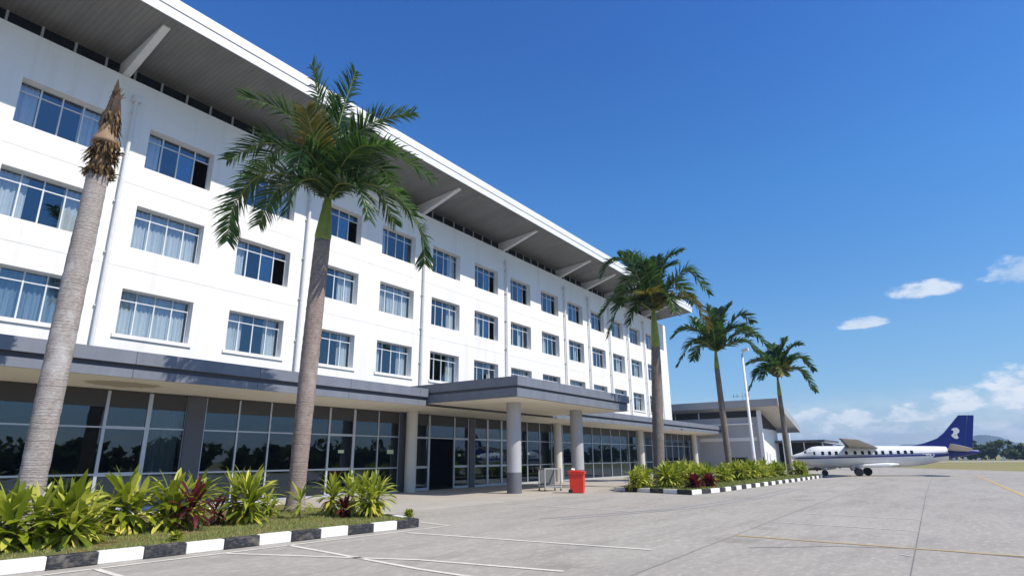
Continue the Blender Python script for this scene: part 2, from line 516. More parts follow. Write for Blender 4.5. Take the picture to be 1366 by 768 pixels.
M['plane_grey'] = mottled('light_grey_wing_paint', (0.50, 0.48, 0.44), 0.10, 2, 0.45, 0.05)
M['plane_metal'] = mottled('dark_boot_rubber', (0.05, 0.05, 0.055), 0.1, 3, 0.5)
M['dark_glass'] = mottled('dark_cabin_window', (0.012, 0.015, 0.02), 0.1, 2, 0.12)
M['sticker'] = mottled('pale_green_sticker', (0.55, 0.66, 0.40), 0.2, 20, 0.6)
M['gold'] = mottled('yellow_mark_paint', (0.65, 0.50, 0.05), 0.1, 3, 0.5)
M['b2_wall'] = mottled('shade_grey_terminal_wall', (0.42, 0.42, 0.435), 0.05, 0.8, 0.7)  # grey holds the shade of the side turned from the sun
M['b2_white'] = mottled('white_terminal_wall', (0.78, 0.78, 0.77), 0.05, 0.8, 0.7)
M['b2_roof'] = mottled('grey_terminal_roof', (0.36, 0.36, 0.37), 0.06, 0.8, 0.5)
M['b2_soffit'] = mottled('pale_terminal_soffit', (0.55, 0.52, 0.47), 0.06, 0.8, 0.6)
M['black_open'] = mottled('dark_opening', (0.015, 0.015, 0.016), 0.1, 2, 0.6)


# ------------------------------------------------------------ mesh helpers
class MB:
    def __init__(s):
        s.v = []
        s.f = []
        s.mi = []
        s.cur = 0

    def quad(s, *p):
        i = len(s.v)
        s.v += [tuple(q) for q in p]
        s.f.append(tuple(range(i, i + len(p))))
        s.mi.append(s.cur)

    def box(s, x0, x1, y0, y1, z0, z1):
        i = len(s.v)
        s.v += [(x, y, z) for z in (z0, z1) for y in (y0, y1) for x in (x0, x1)]
        for f in ((0, 2, 3, 1), (4, 5, 7, 6), (0, 1, 5, 4), (2, 6, 7, 3), (0, 4, 6, 2), (1, 3, 7, 5)):
            s.f.append(tuple(i + k for k in f))
            s.mi.append(s.cur)
        return s

    def bar(s, a, b, w, h=None, up=(0, 0, 1)):
        h = h or w
        a, b = Vector(a), Vector(b)
        d = (b - a).normalized()
        u = Vector(up)
        if abs(d.dot(u)) > 0.98:
            u = Vector((1, 0, 0))
        r = d.cross(u).normalized() * w / 2
        t = r.cross(d).normalized() * h / 2
        i = len(s.v)
        for p in (a, b):
            s.v += [tuple(p - r - t), tuple(p + r - t), tuple(p + r + t), tuple(p - r + t)]
        for f in ((3, 2, 1, 0), (4, 5, 6, 7), (0, 1, 5, 4), (1, 2, 6, 5), (2, 3, 7, 6), (3, 0, 4, 7)):
            s.f.append(tuple(i + k for k in f))
            s.mi.append(s.cur)
        return s

    def tube(s, pts, rs, n=12, cap=True, jit=0.0, rr=None):
        """swept tube along points with radius per point"""
        pts = [Vector(p) for p in pts]
        if not isinstance(rs, (list, tuple)):
            rs = [rs] * len(pts)
        base = len(s.v)
        ref = Vector((1, 0, 0))
        for k, p in enumerate(pts):
            d = (pts[min(k + 1, len(pts) - 1)] - pts[max(k - 1, 0)]).normalized()
            if abs(d.dot(ref)) > 0.95:
                ref = Vector((0, 1, 0))
            r = (ref - d * ref.dot(d)).normalized()
            t = d.cross(r)
            for j in range(n):
                a = 2 * math.pi * j / n
                q = rs[k] * (1 + (rr.uniform(-jit, jit) if rr else 0))
                s.v.append(tuple(p + r * math.cos(a) * q + t * math.sin(a) * q))
        for k in range(len(pts) - 1):
            for j in range(n):
                a = base + k * n + j
                b = base + k * n + (j + 1) % n
                s.f.append((a, b, b + n, a + n))
                s.mi.append(s.cur)
        if cap:
            s.f.append(tuple(base + j for j in reversed(range(n))))
            s.mi.append(s.cur)
            s.f.append(tuple(base + (len(pts) - 1) * n + j for j in range(n)))
            s.mi.append(s.cur)
        return s

    def prism(s, poly, n, th):
        """polygon (3D points) extruded by th along n"""
        n = Vector(n).normalized() * th
        k = len(poly)
        i = len(s.v)
        s.v += [tuple(Vector(p)) for p in poly] + [tuple(Vector(p) + n) for p in poly]
        s.f.append(tuple(i + j for j in range(k)))
        s.f.append(tuple(i + k + j for j in reversed(range(k))))
        s.mi += [s.cur, s.cur]
        for j in range(k):
            s.f.append((i + j, i + k + j, i + k + (j + 1) % k, i + (j + 1) % k))
            s.mi.append(s.cur)
        return s

    def mesh(s, name, mats, smooth=False):
        me = bpy.data.meshes.new(name)
        me.from_pydata(s.v, [], s.f)
        for m in (mats if isinstance(mats, (list, tuple)) else [mats]):
            me.materials.append(M[m] if isinstance(m, str) else m)
        me.polygons.foreach_set('material_index', s.mi)
        if smooth:
            me.polygons.foreach_set('use_smooth', [True] * len(me.polygons))
        me.update()
        return me

    def build(s, name, mats, parent=None, smooth=False, loc=None, fix=True):
        me = s.mesh(name, mats, smooth)
        if fix:
            b = bmesh.new()
            b.from_mesh(me)
            bmesh.ops.recalc_face_normals(b, faces=b.faces)
            b.to_mesh(me)
            b.free()
        return link(name, me, parent, loc)


def link(name, me, parent=None, loc=None):
    o = bpy.data.objects.new(name, me)
    COL.objects.link(o)
    if parent:
        o.parent = parent
    if loc is not None:
        o.location = loc
    return o


def bevel(o, w=0.01, seg=2):
    b = o.modifiers.new('bevel', 'BEVEL')
    b.width = w
    b.segments = seg
    b.limit_method = 'ANGLE'
    return o


def tag(o, label=None, cat=None, group=None, kind=None):
    if label:
        o['label'] = label
    if cat:
        o['category'] = cat
    if group:
        o['group'] = group
    if kind:
        o['kind'] = kind
    return o


def empty(name, loc, label, cat, group=None, rz=0):
    o = bpy.data.objects.new(name, None)
    o.empty_display_size = 0.2
    COL.objects.link(o)
    o.location = loc
    o.rotation_euler = (0, 0, rz)
    return tag(o, label, cat, group)


def ray(u, v):
    return CF + CR * ((u - 683) / FPX) - CU * ((v - 384) / FPX)


def at_depth(u, v, z):
    return EYE + ray(u, v) * z


def sheet(name, pts, z, mat, kind='structure'):
    m = MB()
    m.quad(*[(x, y, z) for x, y in pts])
    o = m.build(name, mat, fix=False)
    o['kind'] = kind
    return o


# ------------------------------------------------------------ ground
B = 6000
sheet('ground', [(-B, -B), (B, -B), (B, B), (-B, B)], -0.03, 'field')
# concrete apron as one sheet, its far edge the boundary of the airfield grass
sheet('apron', [(-120, -62), (37, -30.3), (78.4, -6.23), (100.1, 5.5), (150, 36), (150, 70), (-120, 70)], 0.0, 'apron')
sheet('forecourt', [(13.4, 14.3), (26, 13.9), (31, 15.4), (77, 15.4), (77, 24.0), (13.4, 24.0)], 0.004, 'forecourt')
sheet('runway', [(185, -900), (205, -900), (205, 400), (185, 400)], -0.02, 'road')
sheet('taxiway', [(-400, -75), (180, -75), (180, -66), (-400, -66)], -0.02, 'road')


def stripe(name, pts, w, mat, label, cat='road marking', z=0.008, group=None):
    m = MB()
    for (ax, ay), (bx, by) in zip(pts, pts[1:]):
        a, b = Vector((ax, ay, 0)), Vector((bx, by, 0))
        d = (b - a).normalized()
        s_ = Vector((-d.y, d.x, 0)) * w / 2
        n = max(1, int((b - a).length / 0.6))
        for k in range(n):
            p, q = a.lerp(b, k / n), a.lerp(b, (k + 1) / n)
            m.quad(*[(t.x, t.y, z) for t in (p - s_, q - s_, q + s_, p + s_)])
    o = m.build(name, mat, fix=False)
    o['kind'] = 'structure'
    return o


stripe('edge_line', [(2.0, 11.44), (4.0, 11.27), (6.03, 11.08), (12.3, 10.48)], 0.09, 'white_line', '')
stripe('edge_line', [(12.3, 10.48), (12.62, 11.8)], 0.09, 'white_line', '')
stripe('parking_line', [(6.67, 10.95), (7.98, 7.43), (8.32, 4.87)], 0.10, 'white_line', '')
stripe('parking_line', [(7.94, 10.9), (7.33, 6.82), (7.2, 4.6)], 0.10, 'white_line', '')
stripe('parking_line', [(10.67, 10.35), (11.03, 4.61)], 0.11, 'white_line', '')
stripe('parking_line', [(19.48, 14.25), (18.38, 8.29)], 0.10, 'white_line_old', '')
stripe('parking_line', [(17.14, 3.8), (16.66, 0.72)], 0.07, 'white_line_old', '')
stripe('parking_line', [(20.14, 3.79), (19.61, 0.77)], 0.07, 'white_line_old', '')
stripe('parking_line', [(4.65, 11.2), (4.52, 9.6)], 0.10, 'white_line', '')
stripe('yellow_line', [(13.88, 3.92), (13.6, 1.15), (13.3, -2.2)], 0.08, 'yellow_line', '')
stripe('taxi_line', [(60, -1.9), (50.1, -2.17), (32.54, -2.41), (20, -2.6)], 0.14, 'yellow_line', '')
stripe('paint_patch', [(12.67, 0.88), (12.5, 0.7)], 0.05, 'white_line_old', '')
stripe('slab_joint', [(2, 3.88), (9.0, 3.9), (20.95, 3.93), (58, 3.6)], 0.014, 'joint', '', z=0.005)
stripe('slab_joint', [(4, 0.62), (10.6, 0.64), (32.45, 0.86), (58, 0.95)], 0.016, 'joint', '', z=0.005)
rt = random.Random(3)
M['tyre'] = mat_paint('tyre_rubber_smear', (0.315, 0.30, 0.28), 1.0)
for (pts, w) in (([(12.2, 3.2), (13.2, 1.9), (13.6, 0.6), (13.2, -1.2)], 0.05), 
                 ([(15, 9.5), (20, 7.5), (27, 6.8), (36, 6.9)], 0.16), ([(15.2, 8.9), (20.4, 7.0), (27, 6.3), (36, 6.3)], 0.16)):
    stripe('tyre_mark', pts, w, 'tyre', '', z=0.0065)

# ------------------------------------------------------------ hotel building
FY = 25.0            # facade plane
GY = FY + 0.34       # window glass plane
WX0, PER, WW = 5.299, 4.381, 2.768
LV = [6.313, 9.770, 13.228]
WH = 1.774
XL, XR = -13.0, 68.5
TOP = 16.84
H = empty('hotel_building', (0, FY, 0), 'long white four storey building with grey canopy and wide overhanging roof', 'building')


def hb(m, name, mats, parent=None, smooth=False):
    """build in world coordinates, parent to the building"""
    for i, v in enumerate(m.v):
        m.v[i] = (v[0], v[1] - FY, v[2])
    return m.build(name, mats, parent or H, smooth)


def hsub(m, name, mats, parent, smooth=False):
    return m.build(name, mats, parent, smooth)


wk = list(range(-4, 14))
xs = sorted({XL, XR} | {WX0 + PER * k for k in wk} | {WX0 + PER * k + WW for k in wk})
zs = sorted({4.9, TOP} | set(LV) | {z + WH for z in LV})
m = MB()
holes = set()
for k in wk:
    for z in LV:
        holes.add((round(WX0 + PER * k, 3), round(z, 3)))
for a, b in zip(xs, xs[1:]):
    for c, d in zip(zs, zs[1:]):
        if (round(a, 3), round(c, 3)) in holes:
            for q in (((a, FY, c), (a, FY, d), (a, GY + .1, d), (a, GY + .1, c)), ((b, FY, c), (b, GY + .1, c), (b, GY + .1, d), (b, FY, d)),
                      ((a, FY, c), (a, GY + .1, c), (b, GY + .1, c), (b, FY, c)), ((a, FY, d), (b, FY, d), (b, GY + .1, d), (a, GY + .1, d))):
                m.quad(*q)
        else:
            m.quad((a, FY, c), (b, FY, c), (b, FY, d), (a, FY, d))
# rounded far end, end walls, rear wall, ledge under the clerestory
m.quad((XR, FY, 4.9), (XR + .35, FY + .12, 4.9), (XR + .22, FY + .12, TOP), (XR, FY, TOP))
m.quad((XR + .35, FY + .12, 0), (XR + .35, 38, 0), (XR + .22, 38, TOP), (XR + .22, FY + .12, TOP))
m.quad((XL, FY, 0), (XL, 38, 0), (XL, 38, TOP), (XL, FY, TOP))
m.quad((XL, 38, 0), (XR + .3, 38, 0), (XR + .3, 38, TOP), (XL, 38, TOP))
m.quad((XL, FY, TOP), (XR, FY, TOP), (XR + .2, FY + 0.45, TOP), (XL, FY + 0.45, TOP))
hb(m, 'wall', 'facade')
m = MB()
for z in (8.92, 12.36, 15.78):
    m.box(XL, XR - .2, FY - 0.009, FY - 0.002, z, z + 0.16)
hb(m, 'string_course', 'facade')
for z0, z1 in ((4.95, 5.0), (8.9, 9.0), (12.3, 12.4)):
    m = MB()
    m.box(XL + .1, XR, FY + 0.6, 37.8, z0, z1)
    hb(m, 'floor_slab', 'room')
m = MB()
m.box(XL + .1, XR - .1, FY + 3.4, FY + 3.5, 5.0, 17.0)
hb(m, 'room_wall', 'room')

# window meshes, local origin at lower left of opening on the glass plane
PW = WW / 4


def frame_mesh(openlast=False):
    m = MB()
    t = 0.05
    for i in range(5):
        x = min(max(i * PW, t / 2), WW - t / 2)
        m.box(x - t / 2, x + t / 2, -0.03, 0.03, 0, WH)
    zt = WH * 0.775
    m.box(t / 2, WW - t / 2, -0.027, 0.027, zt - 0.022, zt + 0.022)
    m.box(t / 2, WW - t / 2, -0.026, 0.026, 0.0, 0.045)
    m.box(t / 2, WW - t / 2, -0.026, 0.026, WH - 0.045, WH)
    return m.mesh('window', 'alu_white')


def pane_mesh(openp=()):
    m = MB()
    zt = WH * 0.775
    for i in range(4):
        m.quad((i * PW, 0, zt), ((i + 1) * PW, 0, zt), ((i + 1) * PW, 0, WH), (i * PW, 0, WH))
        if i not in openp:
            m.quad((i * PW, 0, 0), ((i + 1) * PW, 0, 0), ((i + 1) * PW, 0, zt), (i * PW, 0, zt))
        elif i > 0:
            j = i - 1
            m.quad((j * PW, 0.03, 0), ((j + 1) * PW, 0.03, 0), ((j + 1) * PW, 0.03, zt), (j * PW, 0.03, zt))
    return m.mesh('pane', 'glass_up')


def curtain_mesh(w, h, seed, mat='curtain', folds=None):
    r = random.Random(seed)
    m = MB()
    n = max(10, int(w / 0.035))
    ph = r.uniform(0, 6)
    pts = []
    x = 0
    for i in range(n + 1):
        x = w * i / n
        a = 0.035 * math.sin(x * 2 * math.pi / 0.17 + ph + 0.9 * math.sin(x * 5 + ph)) + 0.012 * math.sin(x * 61 + ph)
        pts.append((x, a))
    for (x0, a0), (x1, a1) in zip(pts, pts[1:]):
        m.quad((x0, a0, 0.02), (x1, a1, 0.02), (x1, a1, h), (x0, a0, h))
    return m.mesh('curtain', mat, True)


FRM = frame_mesh()
PANES = {(): pane_mesh(), (3,): pane_mesh((3,))}
CUR = {w: [curtain_mesh(PW * w, WH - .02, 10 + w * 3 + i) for i in range(2)] for w in (0.6, 1, 1.4, 4)}
CURB = [curtain_mesh(PW * 4, WH - .02, 77, 'curtain_blue')]
# curtain layouts: list of (start in panes, width), open panes
SPEC = {(1, 0): ([(0, 4)], ()), (1, 1): ([(0, 4)], ()), (1, 2): ([(0, 1)], (3,)),
        (0, 2): ([(0, 1), (3, 1)], ()), (0, 1): ([(0, 1.4), (3, 1)], ()), (0, 0): ('b', ()),
        (2, 0): ([(0, 1.4), (3, 1)], ()), (2, 1): ([(0, 1)], (3,)), (2, 2): ([(2.6, 1.4)], ()),
        (3, 0): ([(3, 1)], ()), (3, 1): ([(2.6, 1.4)], ()), (3, 2): ([], (3,)),
        (4, 0): ([(0, 1), (3, 1)], ()), (4, 1): ([(0, 1.4), (1.5, 1.4), (3, 1)], ()), (4, 2): ([(0, 1)], ()),
        (5, 0): ([(0, .6), (3, 1)], ()), (5, 1): ([(3, 1)], ()), (5, 2): ([(3, 1)], ()),
        (6, 0): ([(0, .6), (3, .6)], ()), (6, 1): ([(0, 1), (1.2, .6)], (3,)), (6, 2): ([], (3,)),
        (7, 1): ([(0, 1), (2.4, .6)], ()), (7, 2): ([], (3,)), (8, 1): ([(0, .6), (1, 1)], ()), (8, 2): ([(0, .6)], (3,)),
        (9, 1): ([(0, 1), (2.6, .6)], (3,)), (9, 2): ([(0, 1)], (3,)), (10, 2): ([], (3,))}
LAY = [([(0, 1), (3, 1)], ()), ([(0, 1.4)], ()), ([(3, 1)], (3,)), ([(0, .6), (2.6, 1.4)], ()), ([(0, 4)], ())]
rw = random.Random(21)
for k in wk:
    for j, z in enumerate(LV):
        spec, op = SPEC.get((k, j), LAY[rw.randrange(5)])
        w = link('window', FRM, H, (WX0 + PER * k, GY - FY, z))
        link('pane', PANES[op], w, (0, 0.01, 0))
        if spec == 'b':
            link('curtain', CURB[0], w, (0, 0.22, 0))
        else:
            for (s0, cw) in spec:
                link('curtain', CUR[cw][rw.randrange(2)], w, (s0 * PW if s0 + cw <= 4 else (4 - cw) * PW, 0.20 + 0.02 * (s0 > 1), 0))
        if j == 0:
            s_ = MB()
            s_.box(-0.12, WW + 0.12, -0.34 - 0.07, -0.34 + 0.0, -0.15, -0.003)
            s_.build('sill', 'facade', w)

# downpipes
for x in (0.2, 8.92, 17.6, 26.3, 35.25, 44.0, 48.4, 52.75, 57.0, 61.35, 65.7):
    m = MB()
    m.tube([(x, FY - 0.16, 5.55), (x, FY - 0.16, 15.85)], 0.07, 10)
    m.tube([(x, FY - 0.16, 5.62), (x + 0.02, FY - 0.30, 5.42)], 0.085, 10)
    m.box(x - 0.15, x + 0.15, FY - 0.30, FY - 0.03, 15.82, 16.08)
    for z in (7.2, 9.3, 11.4, 13.5, 15.3):
        m.box(x - 0.12, x + 0.12, FY - 0.10, FY - 0.001, z, z + 0.05)
    hb(m, 'downpipe', 'pipe')

# clerestory strip under the roof
cy = FY + 0.45
cw_ = MB()
cw_.box(XL, XR - 1.2, cy + .02, cy + .06, 16.845, 17.72)
o = hb(cw_, 'clerestory_window', 'dark_glass')
m = MB()
x = XL
while x < XR - 1.4:
    m.box(x - 0.04, x + 0.04, cy - 0.045 - FY, cy - FY + .015, 16.86, 17.66)
    x += 1.095
m.box(XL, XR - 1.2, cy - 0.03 - FY, cy - FY + .012, 17.56, 17.62)
hsub(m, 'frame', 'alu', o)

# roof: soffit, fascia, sloping top
RE = 67.9
EY = 21.4
roof = MB()
roof.quad((XL - 3, EY + .02, 18.69), (RE - .02, EY + .02, 18.69), (RE - .02, 39, 20.3), (XL - 3, 39, 20.3))
roof.quad((XL - 3, 25.5, 17.5), (XL - 3, 39, 17.5), (RE - .02, 39, 17.5), (RE - .02, 25.5, 17.5))
roof.quad((XL - 3, 39, 17.5), (XL - 3, 39, 20.3), (RE - .02, 39, 20.3), (RE - .02, 39, 17.5))
roof.quad((RE - .02, EY + .05, 17.93), (RE - .02, EY + .05, 18.69), (RE - .02, 39, 20.3), (RE - .02, 39, 17.5), (RE - .02, 25.5, 17.52))
roof.quad((XL - 3, EY + .05, 17.93), (XL - 3, EY + .05, 18.69), (XL - 3, 39, 20.3), (XL - 3, 39, 17.5), (XL - 3, 25.5, 17.52))
roof = hb(roof, 'roof', 'fascia')
m = MB()
m.quad((XL - 3, EY - FY, 17.90), (RE, EY - FY, 17.90), (RE, 25.55 - FY, 17.53), (XL - 3, 25.55 - FY, 17.53))
hsub(m, 'soffit', 'soffit', roof)
m = MB()
m.box(XL - 3, RE + .03, EY - FY - 0.03, EY - FY + .01, 17.86, 18.26)
m.box(XL - 3, RE + .06, EY - FY - 0.07, EY - FY + .01, 18.285, 18.72)
m.box(XL - 3, RE + .02, EY - FY - 0.015, EY - FY + .01, 18.26, 18.285)
hsub(m, 'fascia', 'fascia', roof)
for x in (-0.2, 8.45, 17.5, 26.25, 35.15, 43.7, 48.6, 53.3, 58.0, 62.7):
    m = MB()
    m.prism([(x - 0.14, FY + 0.05, 16.86), (x - 0.14, 22.0, 17.80), (x - 0.14, 22.0, 17.87), (x - 0.14, FY + 0.45, 17.55), (x - 0.14, FY + 0.45, 16.86)], (1, 0, 0), 0.28)
    hb(m, 'roof_bracket', 'pipe')
m = MB()
m.tube([(52.0, 30, 19.5), (52.0, 30, 23.3)], [0.03, 0.012], 6)
hb(m, 'lightning_rod', 'steel')

# canopy over the ground floor
CX1 = 76.5
m = MB()
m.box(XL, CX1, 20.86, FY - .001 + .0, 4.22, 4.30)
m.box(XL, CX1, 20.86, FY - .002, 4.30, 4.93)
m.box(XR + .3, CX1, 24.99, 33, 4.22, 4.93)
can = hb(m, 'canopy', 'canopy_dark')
m = MB()
m.quad((XL, 20.9 - FY, 4.215), (CX1, 20.9 - FY, 4.215), (CX1, 23.9 - FY, 4.045), (XL, 23.9 - FY, 4.045))
m.quad((XL, 20.84 - FY, 4.19), (CX1, 20.84 - FY, 4.19), (CX1, 20.9 - FY, 4.215), (XL, 20.9 - FY, 4.215))
hsub(m, 'ceiling', 'cream', can)
m = MB()
for a, b in ((XL, 22.5), (34.73, CX1)):
    m.box(a, b, 20.70 - FY, 20.88 - FY, 4.62, 5.03)
    m.box(a, b - .05, 20.80 - FY, 20.87 - FY, 4.19, 4.46)
m.box(CX1 - .1, CX1 + .05, 20.89 - FY, 33 - FY, 4.62, 5.03)
m.box(CX1 - .1, CX1, 20.89 - FY, 33 - FY, 4.19, 4.46)
hsub(m, 'fascia', 'canopy', can)

# entrance portico
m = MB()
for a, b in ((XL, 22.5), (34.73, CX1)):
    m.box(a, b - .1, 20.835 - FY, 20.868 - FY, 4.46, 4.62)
hsub(m, 'painted_shadow_gap', 'canopy_dark', can)  # strip coloured dark as the shade under the upper fascia band
PXL, PXR, PY = 22.51, 34.73, 15.3
m = MB()
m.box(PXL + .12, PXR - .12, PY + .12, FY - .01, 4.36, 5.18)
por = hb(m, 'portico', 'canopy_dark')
m = MB()
m.quad((PXL + .05, PY + .05 - FY, 4.335), (PXR - .2, PY + .05 - FY, 4.335), (PXR - .2, 23.9 - FY, 4.30), (PXL + .05, 23.9 - FY, 4.30))
hsub(m, 'ceiling', 'cream', por)


def rim(x0, x1, y0, z0, z1, t=0.1):
    m = MB()
    m.box(x0, x1, y0 - FY, y0 + t - FY, z0, z1)
    m.box(x0, x0 + t, y0 + t - FY, -0.01, z0, z1)
    m.box(x1 - t, x1, y0 + t - FY, -0.01, z0, z1)
    return m


m = rim(PXL, PXR, PY, 4.83, 5.25)
q = rim(PXL + .07, PXR - .45, PY + .07, 4.32, 4.72)
i0 = len(m.v)
m.v += q.v
m.f += [tuple(i0 + a for a in f) for f in q.f]
m.mi += q.mi
hsub(m, 'fascia', 'canopy', por)
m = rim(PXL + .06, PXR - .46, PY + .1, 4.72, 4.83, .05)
hsub(m, 'painted_shadow_gap', 'canopy_dark', por)  # portico strip, shade between its two bands put into the colour
m = MB()
m.box(PXL + .05, PXR - .05, PY + .04 - FY, -.02, 5.185, 5.20)
hsub(m, 'roof_deck', 'canopy_dark', por)


def column(x, y, r, z1, upper, lower, zc):
    m = MB()
    if lower:
        m.cur = 1
        m.tube([(x, y, 0), (x, y, zc)], r + .004, 40)
        m.cur = 0
        m.tube([(x, y, zc), (x, y, z1)], r, 40)
        o = hb(m, 'column', [upper, lower], smooth=True)
    else:
        m.tube([(x, y, 0), (x, y, z1)], r, 40)
        o = hb(m, 'column', upper, smooth=True)
    e = o.modifiers.new('edges', 'EDGE_SPLIT')
    e.split_angle = rad(50)
    return o


tag(column(25.15, 17.35, .36, 4.34, 'col_grey', 'col_dark', 0.98), 'round grey column with dark grey foot at the portico corner')
tag(column(31.6, 17.35, .36, 4.34, 'col_grey', 'col_dark', 0.98), 'round grey column behind the red bin')
for x in (23.72, 38.9, 54.05, 69.3):
    column(x, 22.95, .30, 4.25, 'col_cream', None, 0)

# ground floor glazing
GZ = 23.5


def glazing(x0, x1, thickl=False, door=False, openb=False, curtain=False, blank=False):
    """one bay of the shopfront: frame with its pane"""
    w = x1 - x0
    nm = 'shop_door' if door else 'shopfront_window'
    m = MB()
    t = 0.09 if door else 0.055
    m.box(0, t, -0.04, 0.04, 0.0, 4.02)
    m.box(w - (t if door else 0.012), w - .001, -0.04, 0.04, 0.0, 4.02)
    e0, e1 = t, w - (t if door else 0.012)
    tz = 0.10 if door else 0.05
    m.box(e0, e1, -0.037, 0.037, 2.78 - tz / 2, 2.78 + tz / 2)
    if not openb:
        m.box(e0, e1, -0.037, 0.037, 1.22 - (0.06 if door else 0.03), 1.22 + (0.06 if door else 0.03))
        m.box(e0, e1, -0.037, 0.037, 0.0, 0.14 if door else 0.10)
    o = m.build(nm, 'alu', H, loc=(x0, GZ - FY, 0))
    g = MB()
    g.box(e0, e1, -0.012, 0.012, 3.46, 4.06)
    g.build('bulkhead_panel', 'bulkhead', o)
    g = MB()
    g.quad((e0, 0, 2.8), (e1, 0, 2.8), (e1, 0, 3.46), (e0, 0, 3.46))
    if not openb:
        g.quad((e0, 0.003, 0.1), (e1, 0.003, 0.1), (e1, 0.003, 2.76), (e0, 0.003, 2.76))
    g.build('pane', 'glass_dn', o, fix=False)
    if door and not openb:
        h = MB()
        h.bar((e1 - .08, -0.10, 0.95), (e1 - .08, -0.10, 1.35), 0.025)
        h.bar((e1 - .08, -0.10, 0.99), (e1 - .08, -0.02, 0.99), 0.02)
        h.bar((e1 - .08, -0.10, 1.31), (e1 - .08, -0.02, 1.31), 0.02)
        h.build('handle', 'steel', o)
    if curtain:
        c = link('curtain', curtain_mesh(w - 0.15, 3.9, 5, 'curtain'), o, (0.08, 0.25, 0.03))
    return o


bays = []
x = -10.3
while x < 6.1:
    bays.append((x, x + 1.49, {}))
    x += 1.49
xx = x
bays += [(xx, 7.7, {}), (7.7, 9.22, {}), (9.22, 10.68, dict(door=True)), (10.68, 12.0, dict(curtain=True)),
         (12.72, 14.14, {}), (14.14, 15.6, {}), (15.6, 17.15, {}), (17.15, 18.73, {}), (18.73, 20.28, dict(door=True)), (20.28, 21.82, {}), (21.82, 23.32, {}),
         (24.38, 25.69, dict(door=True)), (25.69, 27.82, dict(openb=True)), (27.82, 29.22, dict(door=True)),
         (29.73, 31.1, dict(door=True)), (31.1, 32.6, dict(door=True)), (32.6, 34.0, dict(door=True))]
x = 34.0
while x < 70.5:
    w = 1.62 if x < 46 else 1.85
    bays.append((x, x + w, {}))
    x += w
GE = x
bayo = []
for a, b, k in bays:
    bayo.append((a, glazing(a, b, **k)))
for x, z, w, h in ((19.55, 2.02, 0.34, 0.14), (22.75, 2.02, 0.44, 0.2), (28.35, 1.86, 0.22, 0.12), (31.85, 1.95, 0.22, 0.10), (30.2, 1.78, .3, .12)):
    par = [o for a, o in bayo if a <= x][-1]
    m = MB()
    x_ = x - par.location.x
    m.box(x_ - w / 2, x_ + w / 2, -0.012, -0.003, z - h / 2, z + h / 2)
    m.build('sticker', 'sticker', par)
for a, b in ((12.0, 12.72), (23.32, 24.38), (29.22, 29.73)):
    m = MB()
    m.box(a + .001, b - .001, GZ - .10, GZ + .25, 0, 4.05)
    hb(m, 'pilaster', 'pilaster')
m = MB()
m.box(GE + .01, CX1 - .3, GZ, GZ + .3, 0, 4.05)
m.box(CX1 - .6, CX1 - .3, GZ + .3, 33, 0, 4.2)
hb(m, 'side_wall', 'grey_wall')
m = MB()
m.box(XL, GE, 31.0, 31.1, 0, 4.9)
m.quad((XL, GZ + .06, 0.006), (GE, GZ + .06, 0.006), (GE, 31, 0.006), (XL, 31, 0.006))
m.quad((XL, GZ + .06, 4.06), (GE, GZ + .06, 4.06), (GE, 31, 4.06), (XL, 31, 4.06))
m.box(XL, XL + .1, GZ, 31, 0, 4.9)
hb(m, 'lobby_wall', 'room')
for x in (14.8, 21.0, 33.0, 37.0, 44.0):
    m = MB()
    m.box(x, x + 1.8, 26.5, 27.1, 0.01, 0.95)
    m.box(x - .05, x + 1.85, 26.45, 27.15, 0.95, 1.0)
    hb(m, 'lobby_desk', 'panel')


# ------------------------------------------------------------ second building
T = empty('terminal_building', (72, 16.3, 0), 'low grey building with a sloping overhanging roof beyond the long white block', 'building')


def tb(m, name, mats):
    for i, v in enumerate(m.v):
        m.v[i] = (v[0] - 72, v[1] - 16.3, v[2])
    return m.build(name, mats, T)


m = MB()
X2 = 73.2
m.box(X2, 82.0, 16.6, 34, 0, 6.0)
tb(m, 'wall', 'b2_wall')  # block coloured grey as its unlit side looks
m = MB()
m.quad((X2 + .02, 16.58, 0), (82.0, 16.58, 0), (82.0, 16.58, 4.6), (X2 + .02, 16.58, 5.3))
m.box(X2 - .25, X2 + .25, 16.3, 16.7, 0, 6.75)
tb(m, 'end_wall', 'b2_white')  # white sheet paints the sunlit face over the grey block; pillar white too
m = MB()
m.box(X2 - .05, X2 - .003, 17, 31.5, 3.35, 3.75)
m.box(X2 - .35, X2 - .003, 17.2, 31.5, 5.15, 5.32)
tb(m, 'band', 'b2_white')
m = MB()
m.box(X2 + .05, 82, 16.8, 34, 6.0, 6.72)
o = tb(m, 'clerestory_window', 'black_open')
m = MB()
for y in (17.6, 20.5, 23.4, 26.3, 29.2, 32):
    m.box(X2 - 72 - .02, X2 - 72 + .04, y - 16.3 - .06, y - 16.3 + .06, 6.0, 6.72)
m.build('frame', 'alu', o)
m = MB()
m.box(X2 + 0.5, 81.2, 16.50, 16.56, 4.75, 6.4)
tb(m, 'side_window', 'black_open')
m = MB()
m.prism([(72.0, 14.1, 7.05), (72.0, 34, 7.05), (72.0, 34, 7.85), (72.0, 14.1, 7.85)], (1, 0, -.23), 11.5)
r2 = tb(m, 'roof', 'b2_roof')
m = MB()
m.quad((0.03, -2.15, 7.03), (11.1, -2.15, 4.5), (11.1, 12, 4.5), (0.03, 12, 7.03))
m.build('soffit', 'b2_soffit', r2)
m = MB()
m.box(X2 - .06, X2 - .003, 18.3, 20.6, 0.95, 1.55)
tb(m, 'vent', 'black_open')
m = MB()
m.tube([(72.6, 17.9, 7.8), (72.6, 17.9, 8.75)], 0.03, 6)
m.bar((72.6, 17.2, 8.35), (72.6, 18.9, 8.35), 0.04)
